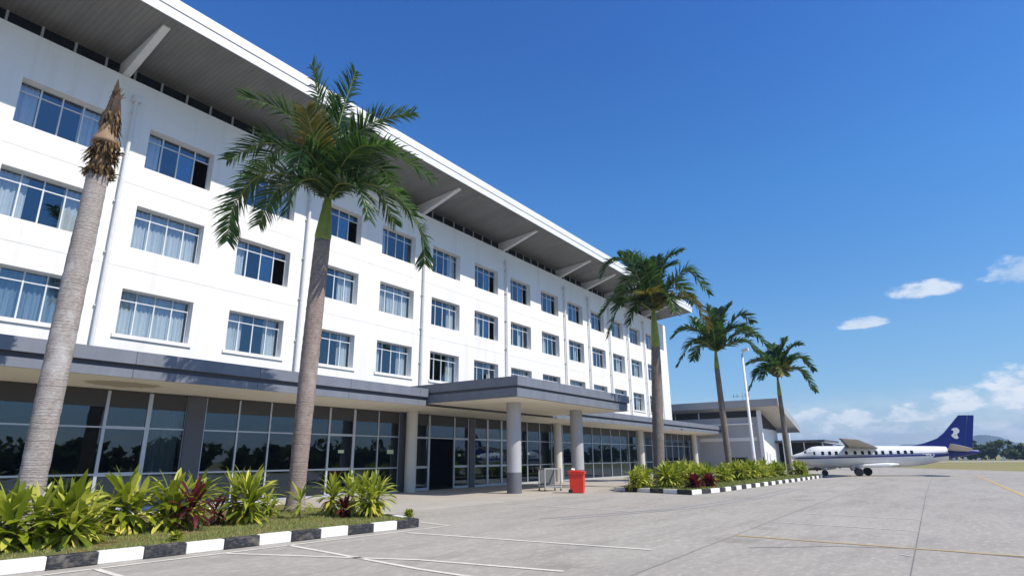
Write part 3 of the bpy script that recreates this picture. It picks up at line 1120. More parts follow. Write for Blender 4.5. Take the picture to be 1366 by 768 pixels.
for y in (17.2, 17.6, 18.5, 18.9):
    m.tube([(72.6, y, 8.25), (72.6, y, 8.6)], 0.07, 6)
tb(m, 'weather_mast', 'steel')
m = MB()
m.bar((75.5, 14.6, 0), (75.5, 14.6, 4.2), 0.35)
m.bar((76.9, 14.4, 0), (76.9, 14.4, 4.2), 0.35)
tb(m, 'post', 'b2_white')

Hn = empty('open_hangar', (82, 14, 0), 'dark open sided shed with flat roof behind the nose of the aircraft', 'shed')
m = MB()
m.prism([(-2, -2.9, 3.2), (10, -2.9, 3.2), (10, 3.0, 3.2), (-2, 3.0, 3.2)], (0, 0, 1), .28)
m.build('roof', 'pilaster', Hn)
m = MB()
m.box(1.0, 9.8, -2.2, 3.0, 0, 3.19)
m.build('wall', 'black_open', Hn)
for y in (-2.6, -0.6, 1.6):
    m = MB()
    m.bar((-1.6, y, 0), (-1.6, y, 3.2), .12)
    m.build('post', 'alu', Hn)
m = MB()
m.box(-0.6, 0.6, -2.0, 1.5, 0.3, 1.0)
m.build('crate', 'b2_wall', Hn)


# ------------------------------------------------------------ kerbs and planting beds
def along(pts, d):
    """point at distance d along a polyline and its direction"""
    for a, b in zip(pts, pts[1:]):
        L = (b - a).length
        if d <= L:
            return a.lerp(b, d / L), (b - a).normalized()
        d -= L
    return pts[-1], (pts[-1] - pts[-2]).normalized()


def kerb(pts, start_white, label, inner, seg=0.715, h=0.2, w=0.16, allwhite=False):
    pts = [Vector((x, y, 0)) for x, y in pts]
    K = empty('kerb', tuple(pts[0]), label, 'kerb')
    wht = start_white
    for a, b in zip(pts, pts[1:]):
        L = (b - a).length
        n = max(1, round(L / seg))
        d = (b - a) / L
        nrm = Vector((-d.y, d.x, 0)) * w * inner
        for k in range(n):
            p = a + d * (L * k / n + 0.004) - pts[0]
            q = a + d * (L * (k + 1) / n - 0.004) - pts[0]
            m = MB()
            jz = rk.uniform(-.006, .006)
            m.prism([p, q, q + nrm, p + nrm], (0, 0, 1), h + jz)
            o = m.build('kerb_stone', 'kerb_white' if (wht or allwhite) else 'kerb_black', K)
            bevel(o, 0.018, 2)
            wht = not wht
    return K


rk = random.Random(5)
kerb([(1.9, 12.03), (4.16, 11.72), (11.72, 10.97)], True, 'black and white painted kerb along the near planting bed', 1)
kerb([(11.74, 10.99), (12.6, 13.4)], False, 'painted kerb at the short right end of the near planting bed', 1)
kerb([(1.9, 20.0), (13.4, 19.2)], True, 'plain white kerb behind the shrubs of the near planting bed', -1, allwhite=True)
sheet('planting_bed', [(1.95, 12.1), (4.17, 11.84), (11.66, 11.1), (12.5, 13.4), (13.5, 19.1), (1.95, 19.9)], 0.165, 'lawn')
kerb([(29.35, 14.1), (27.55, 9.45)], True, 'black and white kerb on the left edge of the far planting bed', 1, 0.8)
kerb([(27.57, 9.42), (30.2, 8.97), (37.5, 8.6), (46, 8.2), (54.5, 7.9)], True, 'long striped kerb along the far planting bed beside the apron', 1, 0.8)
sheet('planting_bed', [(29.4, 14.0), (27.7, 9.55), (30.2, 9.07), (37.5, 8.7), (46, 8.3), (56, 8.0), (58, 11.5), (57, 14.6), (30, 14.6)], 0.165, 'lawn')


def in_poly(x, y, poly):
    c = False
    for (x0, y0), (x1, y1) in zip(poly, poly[1:] + poly[:1]):
        if (y0 > y) != (y1 > y) and x < (x1 - x0) * (y - y0) / (y1 - y0) + x0:
            c = not c
    return c


def grass(poly, n, label, seed, hmin=0.03, hmax=0.075, wd=0.012):
    r = random.Random(seed)
    bx = [p[0] for p in poly]
    by = [p[1] for p in poly]
    m = MB()
    while n > 0:
        x, y = r.uniform(min(bx), max(bx)), r.uniform(min(by), max(by))
        if not in_poly(x, y, poly):
            continue
        n -= 1
        # thin patches where soil shows
        if math.sin(x * 2.3 + 1) * math.sin(y * 3.1 + x) > 0.38 and r.random() < 0.85:
            continue
        a = r.uniform(0, math.pi)
        h = r.uniform(hmin, hmax)
        dx, dy = math.cos(a) * wd, math.sin(a) * wd
        lx, ly = r.uniform(-.6, .6) * h, r.uniform(-.6, .6) * h
        m.quad((x - dx, y - dy, .163), (x + dx, y + dy, .163), (x + lx, y + ly, .163 + h))
    o = m.build('grass', 'grass', fix=False)
    return tag(o, label, 'grass', kind='stuff')


grass([(2.2, 12.2), (4.17, 11.9), (11.7, 11.15), (12.3, 13.4), (12.9, 16.5), (4, 17.5)], 46000, 'short patchy grass between kerb and shrubs in the near bed', 1, 0.025, 0.07, 0.007)
grass([(28.0, 9.7), (30.2, 9.15), (37.5, 8.8), (46, 8.4), (55, 8.1), (56, 11), (29, 12.5)], 26000, 'short grass in the far planting bed', 2, 0.05, 0.11, 0.02)


# ------------------------------------------------------------ shrubs
def strap(m, base, d, length, width, droop, r, segs=6, fold=0.25):
    """one arching strap leaf"""
    p = Vector(base)
    d = Vector(d).normalized()
    side = d.cross(Vector((0, 0, 1)))
    side = side.normalized() if side.length > 1e-3 else Vector((1, 0, 0))
    tw = r.uniform(-.5, .5)
    prev = None
    st = length / segs
    i0 = len(m.v)
    for k in range(segs + 1):
        t = k / segs
        w = width * (0.35 + 2.2 * t * (1 - t) ** 0.8 * 1.25) * (1 if t < 1 else 0) * 0.5
        if k == segs:
            w = 0.002
        up = side.cross(d).normalized()
        s2 = (side * math.cos(tw * t) + up * math.sin(tw * t))
        m.v += [tuple(p - s2 * w), tuple(p - up * w * fold), tuple(p + s2 * w)]
        d = (d + Vector((0, 0, -droop * (0.35 + t) / segs))).normalized()
        p = p + d * st
    for k in range(segs):
        a = i0 + k * 3
        for j in (0, 1):
            m.f.append((a + j, a + j + 1, a + j + 4, a + j + 3))
            m.mi.append(m.cur)


def shrub(name, x, y, h, spread, label, cat, seed, leafmat='dracaena', heads=5, per=30, leaf=0.55, wid=0.075, pale=0.12, group=None, z0=0.165, inst=None):
    if inst:
        src, sc, rz = inst
        o = src.copy()
        COL.objects.link(o)
        o.location = (x, y, z0)
        o.scale = (sc,) * 3
        o.rotation_euler = (0, 0, rz)
        for ch in src.children:
            c = ch.copy()
            COL.objects.link(c)
            c.parent = o
        return tag(o, label, cat, group)
    r = random.Random(seed)
    E_ = empty(name, (x, y, z0), label, cat, group)
    st = MB()
    lf = MB()
    lf2 = MB()
    for k in range(heads):
        a = 2 * math.pi * (k + r.uniform(-.3, .3)) / max(1, heads - 1)
        rr = 0 if k == heads - 1 else spread * r.uniform(0.35, 0.75)
        hh = h * (r.uniform(0.30, 0.62) if k < heads - 1 else 0.62)
        hx, hy = math.cos(a) * rr, math.sin(a) * rr
        top = Vector((hx, hy, hh))
        st.tube([(hx * .25, hy * .25, 0), (hx * .7, hy * .7, hh * .5), tuple(top)], [0.03, 0.025, 0.018], 6)
        for i in range(per):
            t = i / per
            az = i * 2.399 + r.uniform(-.25, .25)
            el = rad(82 - 98 * t ** 0.75 + r.uniform(-9, 9))
            ll = leaf * (0.75 + 0.4 * math.sin(math.pi * min(1, t + .2))) * r.uniform(0.85, 1.12)
            d = (math.cos(az) * math.cos(el), math.sin(az) * math.cos(el), math.sin(el))
            b = top - Vector((0, 0, 0.35 * h * t * r.uniform(.5, 1)))
            strap(lf, b, d, ll, wid * r.uniform(.8, 1.25), 0.8 + 1.0 * t, r)
        for i in range(int(per * pale * 2)):
            az = r.uniform(0, 6.28)
            el = rad(r.uniform(-50, 10))
            d = (math.cos(az) * math.cos(el), math.sin(az) * math.cos(el), math.sin(el))
            b = (top.x * .8, top.y * .8, hh * r.uniform(0.3, 0.75))
            strap(lf2, b, d, leaf * r.uniform(.5, .8), wid * r.uniform(.8, 1.1), 1.4, r)
    st.build('stem', 'stem', E_)
    lf.build('leaves', leafmat, E_, True, fix=False)
    if lf2.f:
        lf2.build('yellow_leaves', 'dracaena_pale' if leafmat == 'dracaena' else leafmat, E_, True, fix=False)
    return E_


NG = 'strap leaved shrubs in the near bed'
shrub('shrub', 4.1, 13.5, .86, 0.6, 'broad green strap leaved shrub at the left picture edge', 'shrub', 1, heads=5, per=30, group=NG, leaf=.72, wid=.10)
shrub('shrub', 5.0, 13.35, .88, 0.5, 'large green shrub with hanging yellow leaves just right of the bare palm stump trunk', 'shrub', 2, heads=5, per=34, leaf=.78, wid=.10, pale=.25, group=NG)
shrub('shrub', 6.35, 14.4, 1.05, 0.4, 'tall green shrub with broad upright leaves, next right of the one with hanging yellow leaves', 'shrub', 3, heads=4, leaf=.74, wid=.105, pale=.14, group=NG)
shrub('shrub', 7.2, 14.2, 1.05, 0.35, 'green shrub with yellow lower leaves directly left of the dark red one', 'shrub', 4, heads=3, leaf=.72, wid=.10, pale=.14, group=NG)
shrub('shrub', 8.4, 15.4, 1.1, 0.25, 'small bright green shrub behind the dark red one', 'shrub', 5, heads=2, leaf=.6, wid=.09, group=NG)
shrub('red_shrub', 7.42, 13.75, 0.95, 0.16, 'dark red strap leaved plant among the green shrubs near the kerb', 'shrub', 6, 'ti_red', heads=2, per=18, leaf=.62, wid=.09, pale=0)
shrub('red_shrub', 8.35, 14.4, 0.55, 0.2, 'low dull red plant in the shade right of the larger red one', 'shrub', 16, 'ti_red', heads=2, per=14, leaf=.42, wid=.06, pale=0)
shrub('shrub', 8.95, 14.1, 1.15, 0.38, 'fan shaped green shrub standing left of the leaning crowned palm', 'shrub', 7, heads=4, per=36, leaf=.72, wid=.085, pale=.22, group=NG)
shrub('shrub', 10.35, 15.3, 0.55, 0.15, 'small green shrub at the left foot of the tall crowned palm', 'shrub', 8, heads=2, per=16, leaf=.46, wid=.07, pale=.1, group=NG)
shrub('shrub', 10.35, 13.9, 0.75, 0.1, 'thin green sprout in front of the tall crowned palm trunk', 'shrub', 9, heads=1, per=14, leaf=.52, wid=.09, pale=.1, group=NG)
shrub('shrub', 11.35, 13.9, 1.05, 0.2, 'green shrub behind the small crimson plant', 'shrub', 10, heads=2, per=28, leaf=.58, wid=.075, pale=.1, group=NG)
shrub('shrub', 12.1, 14.1, 1.1, 0.22, 'upright green shrub between the crimson plant and the last shrub of the near bed', 'shrub', 13, heads=2, per=28, leaf=.58, wid=.075, pale=.1, group=NG)
shrub('red_shrub', 11.2, 13.2, 0.42, 0.12, 'small crimson plant in front of the green shrubs near the bed end', 'shrub', 11, 'ti_red', heads=2, per=22, leaf=.34, wid=.06, pale=0)
shrub('shrub', 11.75, 12.75, 1.08, 0.38, 'round spiky green shrub at the right end of the near bed', 'shrub', 12, heads=4, per=44, leaf=.60, wid=.062, pale=.14, group=NG)
for i, (x, y) in enumerate(((6.35, 12.15), (12.3, 11.9))):
    shrub('weed', x, y, 0.16, 0.12, ('low leafy weed at the edge of the kerb below the large shrubs', 'low leafy weed at the right end of the near bed')[i], 'plant', 50 + i, heads=6, per=12, leaf=.12, wid=.05, pale=0)

# far bed
FG = 'strap leaved shrubs in the far bed'
fp = [shrub('shrub', 29.6, 11.3, 1.0, 0.6, 'green spiky shrub at the left corner of the far planting bed', 'shrub', 31, heads=6, per=30, leaf=.7, wid=.10, pale=.15, group=FG),
      shrub('shrub', 32.6, 11.6, 1.1, 0.6, 'big green spiky shrub right of the first palm in the far bed', 'shrub', 32, heads=6, per=32, leaf=.75, wid=.10, pale=.12, group=FG),
      shrub('shrub', 31.2, 13.2, .95, 0.55, 'yellowish green shrub behind the corner shrub of the far bed', 'shrub', 33, heads=6, per=26, leaf=.6, wid=.10, pale=.25, group=FG)]
spots = [(28.9, 12.6, 0.72, 'low dark green shrub at the far left tip of the far bed'),
         (34.4, 10.9, .95, 'green shrub behind the two crimson plants of the far bed'),
         (37.2, 10.9, 1.0, 'leafy shrub just right of the crimson plants of the far bed'),
         (40.6, 10.8, .95, 'yellow green shrub left of the second palm of the far bed'),
         (43.0, 10.7, 1.05, 'shrub with leaning leaves in front of the second palm of the far bed'),
         (45.4, 10.6, .95, 'yellow green shrub just right of the second palm of the far bed'),
         (47.6, 10.8, 1.0, 'shrub in front of the white light pole'),
         (49.8, 10.4, .95, 'shrub between the white light pole and the third palm of the far bed'),
         (52.2, 10.9, .85, 'dark shaded shrub left of the third palm trunk of the far bed'),
         (54.3, 9.6, .85, 'yellow green shrub at the right tip of the far bed near the aircraft nose'),
         (37.0, 12.8, 1.0, 'rear row shrub behind the crimson plants of the far bed'),
         (39.8, 12.9, 1.0, 'rear row shrub left of the second palm trunk'),
         (35.0, 13.3, 1.0, 'rear row shrub just right of the first far bed palm trunk'),
         (46.8, 12.9, 1.0, 'rear row shrub left of the light pole foot'),
         (51.0, 12.7, .95, 'rear row shrub right of the light pole foot')]
for i, (x, y, s_, lb) in enumerate(spots):
    shrub('shrub', x, y, 0, 0, lb, 'shrub', 0, group=FG, inst=(fp[(i * 2 + 1) % 3], s_, i * 1.7))
shrub('red_shrub', 29.7, 10.0, 0.42, 0.2, 'left one of two crimson plants in the far planting bed', 'shrub', 41, 'ti_red', heads=5, per=22, leaf=.5, wid=.11, pale=0)
shrub('red_shrub', 31.2, 9.75, 0.42, 0.2, 'right one of two crimson plants in the far planting bed', 'shrub', 42, 'ti_red', heads=5, per=22, leaf=.5, wid=.11, pale=0)


# ------------------------------------------------------------ palms
def trunk_path(base, mid, top, n=26):
    out = []
    for k in range(n + 1):
        t = k / n
        out.append(((1 - t) ** 2) * Vector(base) + 2 * t * (1 - t) * Vector(mid) + t * t * Vector(top))
    return out


def palm_trunk(E_, base, mid, top, r0, r1, seed, flare=1.35, mat='bark'):
    r = random.Random(seed)
    pts = trunk_path(base, mid, top, 70)
    rs = []
    for k in range(len(pts)):
        t = k / 70
        q = r0 + (r1 - r0) * t + 0.03 * math.sin(t * 3.1) * r0 / .25
        q *= 1 + (flare - 1) * math.exp(-t * 22)
        q *= 1 + (0.010 if k % 2 else -0.006) + r.uniform(-.012, .012)
        rs.append(q)
    m = MB()
    m.tube([p - Vector(base) for p in pts], rs, 20, jit=0.02, rr=r)
    return m.build('trunk', mat, E_, True)


def frond(E_, P, seed, mat='frond', leaf=0.75, n=46, w=0.045, droop=0.42, scale=1.0):
    """pinnate frond along a smooth 3D path P (world offsets from the palm base)"""
    r = random.Random(seed)
    P = [Vector(p) for p in P]

    def cr(t):
        k = t * (len(P) - 1)
        i = min(int(k), len(P) - 2)
        u = k - i
        p0, p1, p2, p3 = P[max(i - 1, 0)], P[i], P[i + 1], P[min(i + 2, len(P) - 1)]
        return 0.5 * ((2 * p1) + (p2 - p0) * u + (2 * p0 - 5 * p1 + 4 * p2 - p3) * u * u + (3 * p1 - p0 - 3 * p2 + p3) * u ** 3)

    m = MB()
    m.cur = 1
    N = 14
    pts = [cr(k / N) for k in range(N + 1)]
    m.tube(pts, [0.05 * scale * (1 - 0.85 * k / N) for k in range(N + 1)], 5)
    m.cur = 0
    for k in range(n):
        t = 0.05 + 0.95 * (k + r.uniform(-.3, .3)) / n
        t = min(max(t, 0.04), 1.0)
        p = cr(t)
        d = (cr(min(1, t + 0.02)) - cr(max(0, t - 0.02))).normalized()
        side = d.cross(Vector((0, 0, 1)))
        side = side.normalized() if side.length > 0.05 else Vector((1, 0, 0))
        up = side.cross(d).normalized()
        prof = min(1.0, 0.25 + (t - 0.02) / 0.26) * (1 - 0.62 * max(0, (t - .55) / .45) ** 1.6)
        for sgn in (-1, 1):
            L = leaf * prof * r.uniform(0.82, 1.12)
            if r.random() < 0.03:
                continue
            fw = 0.40 + 0.65 * t + r.uniform(-.15, .15)
            lift = r.uniform(-0.15, 0.55)
            dd = (side * sgn + d * fw + up * lift).normalized()
            q = p.copy()
            i0 = len(m.v)
            ww = w * scale * (0.7 + 0.5 * prof)
            nrm = dd.cross(up).normalized() if dd.cross(up).length > .05 else d
            cross = (nrm * math.cos(r.uniform(-.8, .8)) + up * math.sin(r.uniform(-.9, .9))).normalized()
            dl = dd.copy()
            dr = droop * r.uniform(.6, 1.3)
            for s_ in range(4):
                f = (0.55, 1.0, 0.7, 0.04)[s_]
                m.v += [tuple(q - cross * ww * f * .5), tuple(q + cross * ww * f * .5)]
                q = q + dl * L / 3
                dl = (dl + Vector((0, 0, -dr * (s_ + .5) * .5))).normalized()
            for s_ in range(3):
                a = i0 + 2 * s_
                m.f.append((a, a + 1, a + 3, a + 2))
                m.mi.append(0)
    return m.build('frond', [mat, 'rachis'], E_, fix=False)


def royal_palm(base, trunk_top, shaft_top, mid, r0, r1, px, label, seed, fl, extra, leaf=0.75, n=46, scale=1.0, w=0.045):
    """px: list of frond paths in picture coordinates with depth offsets (metres, from the crown)"""
    r = random.Random(seed)
    base = Vector(base)
    E_ = empty('palm_tree', tuple(base), label, 'palm tree')
    palm_trunk(E_, base, mid, trunk_top, r0, r1, seed, mat='bark' if seed == 2 else 'bark_far')
    tt, stp = Vector(trunk_top) - base, Vector(shaft_top) - base
    m = MB()
    pts = [tt - Vector((0, 0, .05)), tt + (stp - tt) * .1, tt + (stp - tt) * .45, tt + (stp - tt) * .8, stp]
    m.tube(pts, [r1 * .98, r1 * 1.08, r1 * .85, r1 * .58, r1 * .42], 20)
    m.build('crownshaft', 'shaft', E_, True)
    crown = stp
    zc = (Vector(shaft_top) - EYE).dot(CF)
    for i, (path, dz, mat) in enumerate(px):
        P = [crown - Vector((0, 0, .12))]
        for j, (u, v) in enumerate(path):
            P.append(at_depth(u, v, zc + dz * (j + 1) / len(path)) - base)
        L = sum((b - a).length for a, b in zip(P, P[1:]))
        frond(E_, P, seed * 50 + i, mat, leaf, int(n * max(.6, min(1.2, L / fl))), w, scale=scale)
    for i, (az, el, ln, dr) in enumerate(extra):
        d = Vector((math.cos(az) * math.cos(el), math.sin(az) * math.cos(el), math.sin(el)))
        P = [crown.copy()]
        p = crown.copy()
        for k in range(4):
            p = p + d * ln / 4
            d = (d + Vector((0, 0, -dr / 4 * (0.5 + k * .5)))).normalized()
            P.append(p.copy())
        frond(E_, P, seed * 70 + i, 'frond', leaf, n, w, scale=scale)
    # spear leaf
    m = MB()
    m.tube([crown, crown + Vector((0.03, 0, .8 * scale)), crown + Vector((0.1, .05, 1.5 * scale))], [.045 * scale, .03 * scale, .004], 6)
    m.build('spear_leaf', 'shaft', E_, True)
    return E_


# palm beside the facade with the full crown, nearest
P2 = Vector((11.74, 16.0, 0.16))
F, O = 'frond', 'frond_old'
royal_palm(P2, (11.93, 16.0, 8.72), (12.02, 16.0, 10.35), (11.80, 16.0, 4.3), 0.235, 0.255,
           [([(425, 210), (380, 150), (322, 128)], -0.5, F), ([(432, 175), (416, 86)], 0.6, F), ([(450, 175), (474, 96)], 1.0, F),
            ([(455, 205), (495, 165), (552, 150)], 0.4, F), ([(462, 226), (515, 200), (578, 240)], -0.2, F),
            ([(470, 244), (525, 258), (562, 310), (566, 352)], -0.9, F), ([(418, 225), (360, 190), (303, 214)], 0.4, F),
            ([(408, 240), (350, 232), (312, 275), (303, 322)], -0.7, F), ([(424, 205), (408, 146)], -1.2, O), ([(425, 222), (405, 200), (396, 226)], -1.5, F),
            ([(446, 205), (447, 128)], 2.0, F), ([(465, 232), (508, 224), (548, 285)], 1.4, F), ([(412, 225), (368, 200), (318, 262)], 1.4, F),
            ([(455, 222), (482, 195), (520, 196)], -1.4, F), ([(462, 250), (500, 248), (528, 300)], 1.0, F), ([(410, 246), (372, 250), (345, 300)], .8, F),
            ([(424, 240), (398, 245), (382, 285)], -1.5, F), ([(452, 245), (478, 252), (492, 292)], -1.4, F)],
           'tall palm with green crownshaft and full crown in the near planting bed', 2, 3.2, [], 1.0, 84, 1.0, 0.06)

# two more crowns in the far bed, farther off each
P3 = Vector((33.6, 13.3, .16))
T3 = Vector((34.5, 13.3, 8.93)) if False else EYE + ray(874.5, 463) * ((P3 - EYE).dot(CF) + 2.4)
S3 = EYE + ray(871.5, 413) * ((P3 - EYE).dot(CF) + 2.8)
royal_palm(P3, T3, S3, (P3 + T3) / 2 + Vector((.05, 0, 0)), 0.30, 0.26,
           [([(852, 372), (838, 345), (812, 352), (803, 366)], -0.8, F), ([(862, 365), (850, 345), (828, 338)], 1.0, F), ([(853, 390), (825, 392), (800, 420)], -0.8, F),
            ([(850, 402), (828, 405), (811, 448)], -1.8, F), ([(880, 370), (890, 345), (908, 335)], .8, F), ([(892, 385), (918, 360), (946, 392)], -.6, F),
            ([(890, 402), (922, 398), (946, 438)], -1.4, 'frond_old'), ([(868, 392), (856, 392)], -1.8, O), ([(880, 396), (892, 396), (900, 415)], -1.8, F), ([(862, 400), (848, 410), (840, 432)], -1.2, F),
            ([(872, 370), (876, 343)], 2.0, F), ([(880, 365), (898, 352)], 2.0, F), ([(860, 380), (840, 372), (822, 400)], 2.2, F), ([(885, 385), (905, 378), (925, 405)], 2.0, F),
            ([(866, 375), (858, 352)], -.8, F)],
           'palm with a brown tipped frond, first palm of the far planting bed', 3, 3.2, [], 1.05, 76, 1.15, 0.07)
P4 = Vector((43.3, 12.05, .16))
d4 = (P4 - EYE).dot(CF)
T4 = EYE + ray(956.5, 492) * (d4 + 1.9)
S4 = EYE + ray(954.5, 467) * (d4 + 2.3)
royal_palm(P4, T4, S4, (P4 + T4) / 2, 0.20, 0.17,
           [([(940, 445), (915, 437), (897, 449)], -.4, F), ([(938, 455), (922, 458), (904, 487)], -1.2, F), ([(948, 435), (944, 408)], .8, F), ([(960, 432), (973, 406)], .8, F),
            ([(970, 440), (988, 420), (1005, 430)], .4, F), ([(975, 450), (998, 440), (1024, 462)], -.8, F), ([(975, 458), (996, 456), (1018, 478)], -1.5, O if False else F),
            ([(956, 435), (958, 412)], 2.0, F), ([(935, 440), (925, 425)], 1.5, F), ([(965, 445), (985, 435), (1000, 448)], 1.8, F), ([(952, 445), (950, 432)], -1.6, F), ([(945, 455), (932, 462), (925, 480)], 1.4, F)],
           'second palm of the far planting bed, left of the light pole', 4, 3.0, [], 1.0, 64, 1.2, 0.085)
P5 = Vector((55.0, 10.5, .16))
d5 = (P5 - EYE).dot(CF)
T5 = EYE + ray(1040, 527) * (d5 + 1.5)
S5 = EYE + ray(1037, 502) * (d5 + 1.9)
royal_palm(P5, T5, S5, (P5 + T5) / 2, 0.20, 0.16,
           [([(1025, 490), (1012, 493), (999, 520)], -1.0, F), ([(1025, 482), (1010, 480), (998, 485)], .4, F), ([(1042, 470), (1047, 452)], .6, F), ([(1048, 475), (1057, 462), (1066, 460)], .6, F),
            ([(1052, 485), (1068, 476), (1086, 494)], -.6, F), ([(1052, 492), (1070, 495), (1088, 522)], -1.2, F), ([(1036, 475), (1030, 460)], 1.5, F), ([(1030, 488), (1022, 490), (1016, 505)], -1.4, F),
            ([(1044, 484), (1062, 472)], 2.0, F), ([(1040, 490), (1046, 500)], -1.6, O), ([(1024, 476), (1014, 470)], 1.6, F)],
           'third palm of the far planting bed, nearest to the parked aircraft', 5, 3.0, [], 1.0, 60, 1.3, 0.095)

# dead palm, only its trunk and frayed top
P1 = Vector((5.45, 17.0, .16))
D1 = empty('dead_palm_tree', tuple(P1), 'bare palm trunk without fronds, its top frayed and brown, in front of the facade', 'palm tree')


def y17(u, v):
    k = ray(u, v)
    return EYE + k * (17.0 / k.y)


t1 = y17(131, 232)
palm_trunk(D1, P1, (P1 + t1) / 2 + Vector((-.03, 0, 0)), t1, 0.255, 0.235, 9, mat='bark_pale')
m = MB()
pa, pb, pc, pd = [y17(*p) - P1 for p in ((131, 236), (135, 215), (139, 198), (141, 190))]
m.tube([pa, pb, pc, pd], [.20, .19, .18, .16], 14)
pe, pf, pg = [y17(*p) - P1 for p in ((140, 193), (143, 178), (149, 160))]
m.tube([pe, pe + (pf - pe) * .3, pf, pg], [.32, .29, .21, .10], 22, jit=.07, rr=random.Random(6))
m.build('dry_sheath', 'sheath', D1, True)
m = MB()
m.tube([y17(143, 180) - P1, y17(147, 164) - P1, y17(151, 145) - P1, y17(155, 125) - P1, y17(158, 106) - P1], [.13, .19, .16, .085, .01], 12, jit=.34, rr=random.Random(4))
m.build('dead_spear', 'dead_fibre', D1)
r = random.Random(12)
m = MB()


def fray(c, n, lo, hi, elr, rad_):
    for i in range(n):
        az = r.uniform(0, 6.28)
        el = rad(r.uniform(*elr))
        d = Vector((math.cos(az) * math.cos(el), math.sin(az) * math.cos(el), math.sin(el)))
        b = c + Vector((math.cos(az) * rad_, math.sin(az) * rad_, r.uniform(-.12, .12)))
        strap(m, b, d, r.uniform(lo, hi), r.uniform(.02, .07), r.uniform(.2, 1.6), r, 4, .6)


fray(y17(131, 236) - P1, 120, .15, .34, (40, 88), .20)
fray(y17(134, 222) - P1, 120, .2, .42, (-88, -30), .19)
fray(y17(137, 210) - P1, 60, .2, .42, (-20, 70), .15)
fray(y17(139, 200) - P1, 80, .2, .5, (-88, -35), .22)
fray(y17(147, 168) - P1, 150, .2, .46, (-89, -58), .15)
fray(y17(143, 192) - P1, 90, .12, .3, (-89, -55), .27)
fray(y17(151, 150) - P1, 130, .2, .45, (-89, -60), .14)
fray(y17(156, 125) - P1, 40, .15, .32, (-89, -65), .04)
fray(y17(155, 132) - P1, 20, .15, .32, (60, 88), .05)
m.build('frayed_leaves', 'fibre', D1, fix=False)

# ------------------------------------------------------------ light pole, bin, trolley
LP = empty('light_pole', (60.0, 14.4, 0), 'tall white light pole between two palms of the far bed', 'lamp post')
m = MB()
m.tube([(0, 0, 0), (0, 0, .4), (0, 0, 11.2)], [.24, .17, .09], 16)
m.build('pole', 'pole', LP, True)
m = MB()
m.bar((0, 0, 11.2), (0.1, -.2, 11.45), .10)
m.build('arm', 'pole', LP)
m = MB()
m.prism([(-.20, .0, 11.42), (.28, .0, 11.42), (.24, -.62, 11.5), (-.16, -.62, 11.5)], (0, 0, 1), .22)
m.build('lamp_head', 'white_plastic', LP)

BN = empty('wheelie_bin', (26.75, 14.75, 0), 'red wheelie bin standing beside the portico column', 'bin', rz=rad(20))
m = MB()
s0, s1 = (.27, .31), (.30, .35)
v0 = [(-s0[0], -s0[1], .03), (s0[0], -s0[1], .03), (s0[0], s0[1], .03), (-s0[0], s0[1], .03)]
v1 = [(-s1[0], -s1[1], .93), (s1[0], -s1[1], .93), (s1[0], s1[1], .93), (-s1[0], s1[1], .93)]
v2 = [(x * .93, y * .93, .93) for x, y, z in v1]
v3 = [(x * .9, y * .9, .08) for x, y, z in v0]
for a, b in ((v0, v1), (v1, v2), (v2, v3)):
    for k in range(4):
        m.quad(a[k], a[(k + 1) % 4], b[(k + 1) % 4], b[k])
m.quad(*v0)
m.quad(*v3)
for (x0, x1, y0, y1) in ((-.34, .34, -.40, -.36), (-.34, .34, .36, .40), (-.34, -.30, -.36, .36), (.30, .34, -.36, .36)):
    m.box(x0, x1, y0, y1, .90, .96)
bevel(m.build('body', 'red', BN), .008)
m = MB()
m.prism([(-.33, -.40, .965), (.33, -.40, .965), (.33, .40, .99), (-.33, .40, .99)], (0, 0, 1), .035)
m.prism([(-.22, -.24, 1.0), (.22, -.24, 1.0), (.22, .26, 1.02), (-.22, .26, 1.02)], (0, 0, 1), .035)
bevel(m.build('lid', 'red', BN), .01)
for x in (-.26, .26):
    m = MB()
    m.tube([(x - .03, .30, .10), (x + .03, .30, .10)], .10, 16)
    m.build('wheel', 'rubber', BN)
m = MB()
m.tube([(-.24, .43, .93), (.24, .43, .93)], .018, 8)
m.build('handle', 'red', BN)
SK = empty('white_bag', (26.62, 14.9, 1.03), 'crumpled white bag lying on the red bin lid', 'bag')
m = MB()
m.tube([(-.16, 0, .03), (-.1, 0, .08), (0, .02, .06), (.1, -.01, .055), (.17, 0, .03)], [.02, .05, .06, .05, .02], 10, jit=.15, rr=random.Random(2))
m.build('bag', 'white_plastic', SK, True)

CT = empty('trolley', (27.9, 17.0, 0), 'grey metal trolley with a sheet panel under the portico', 'trolley', rz=rad(-28))
m = MB()
W_, D_, H_ = .95, .6, 1.1
for x in (-W_ / 2, W_ / 2):
    for y in (-D_ / 2, D_ / 2):
        m.bar((x, y, .10), (x, y, H_), .06)
    m.bar((x, -D_ / 2, H_), (x, D_ / 2, H_), .06)
    m.bar((x, -D_ / 2, .22), (x, D_ / 2, .22), .05)
for y in (-D_ / 2, D_ / 2):
    m.bar((-W_ / 2, y, H_), (W_ / 2, y, H_), .055)
    m.bar((-W_ / 2, y, .22), (W_ / 2, y, .22), .05)
m.build('frame', 'cart_steel', CT)
m = MB()
m.box(-W_ / 2 + .06, W_ / 2 - .06, D_ / 2 - .03, D_ / 2 + .0, .30, 1.05)
m.box(-W_ / 2 + .04, W_ / 2 - .04, -D_ / 2 + .05, D_ / 2 - .05, .24, .27)
m.build('panel', 'panel', CT)
for x in (-W_ / 2, W_ / 2):
    for y in (-D_ / 2, D_ / 2):
        m = MB()
        m.tube([(x - .015, y, .055), (x + .015, y, .055)], .055, 12)
        m.build('wheel', 'rubber', CT)


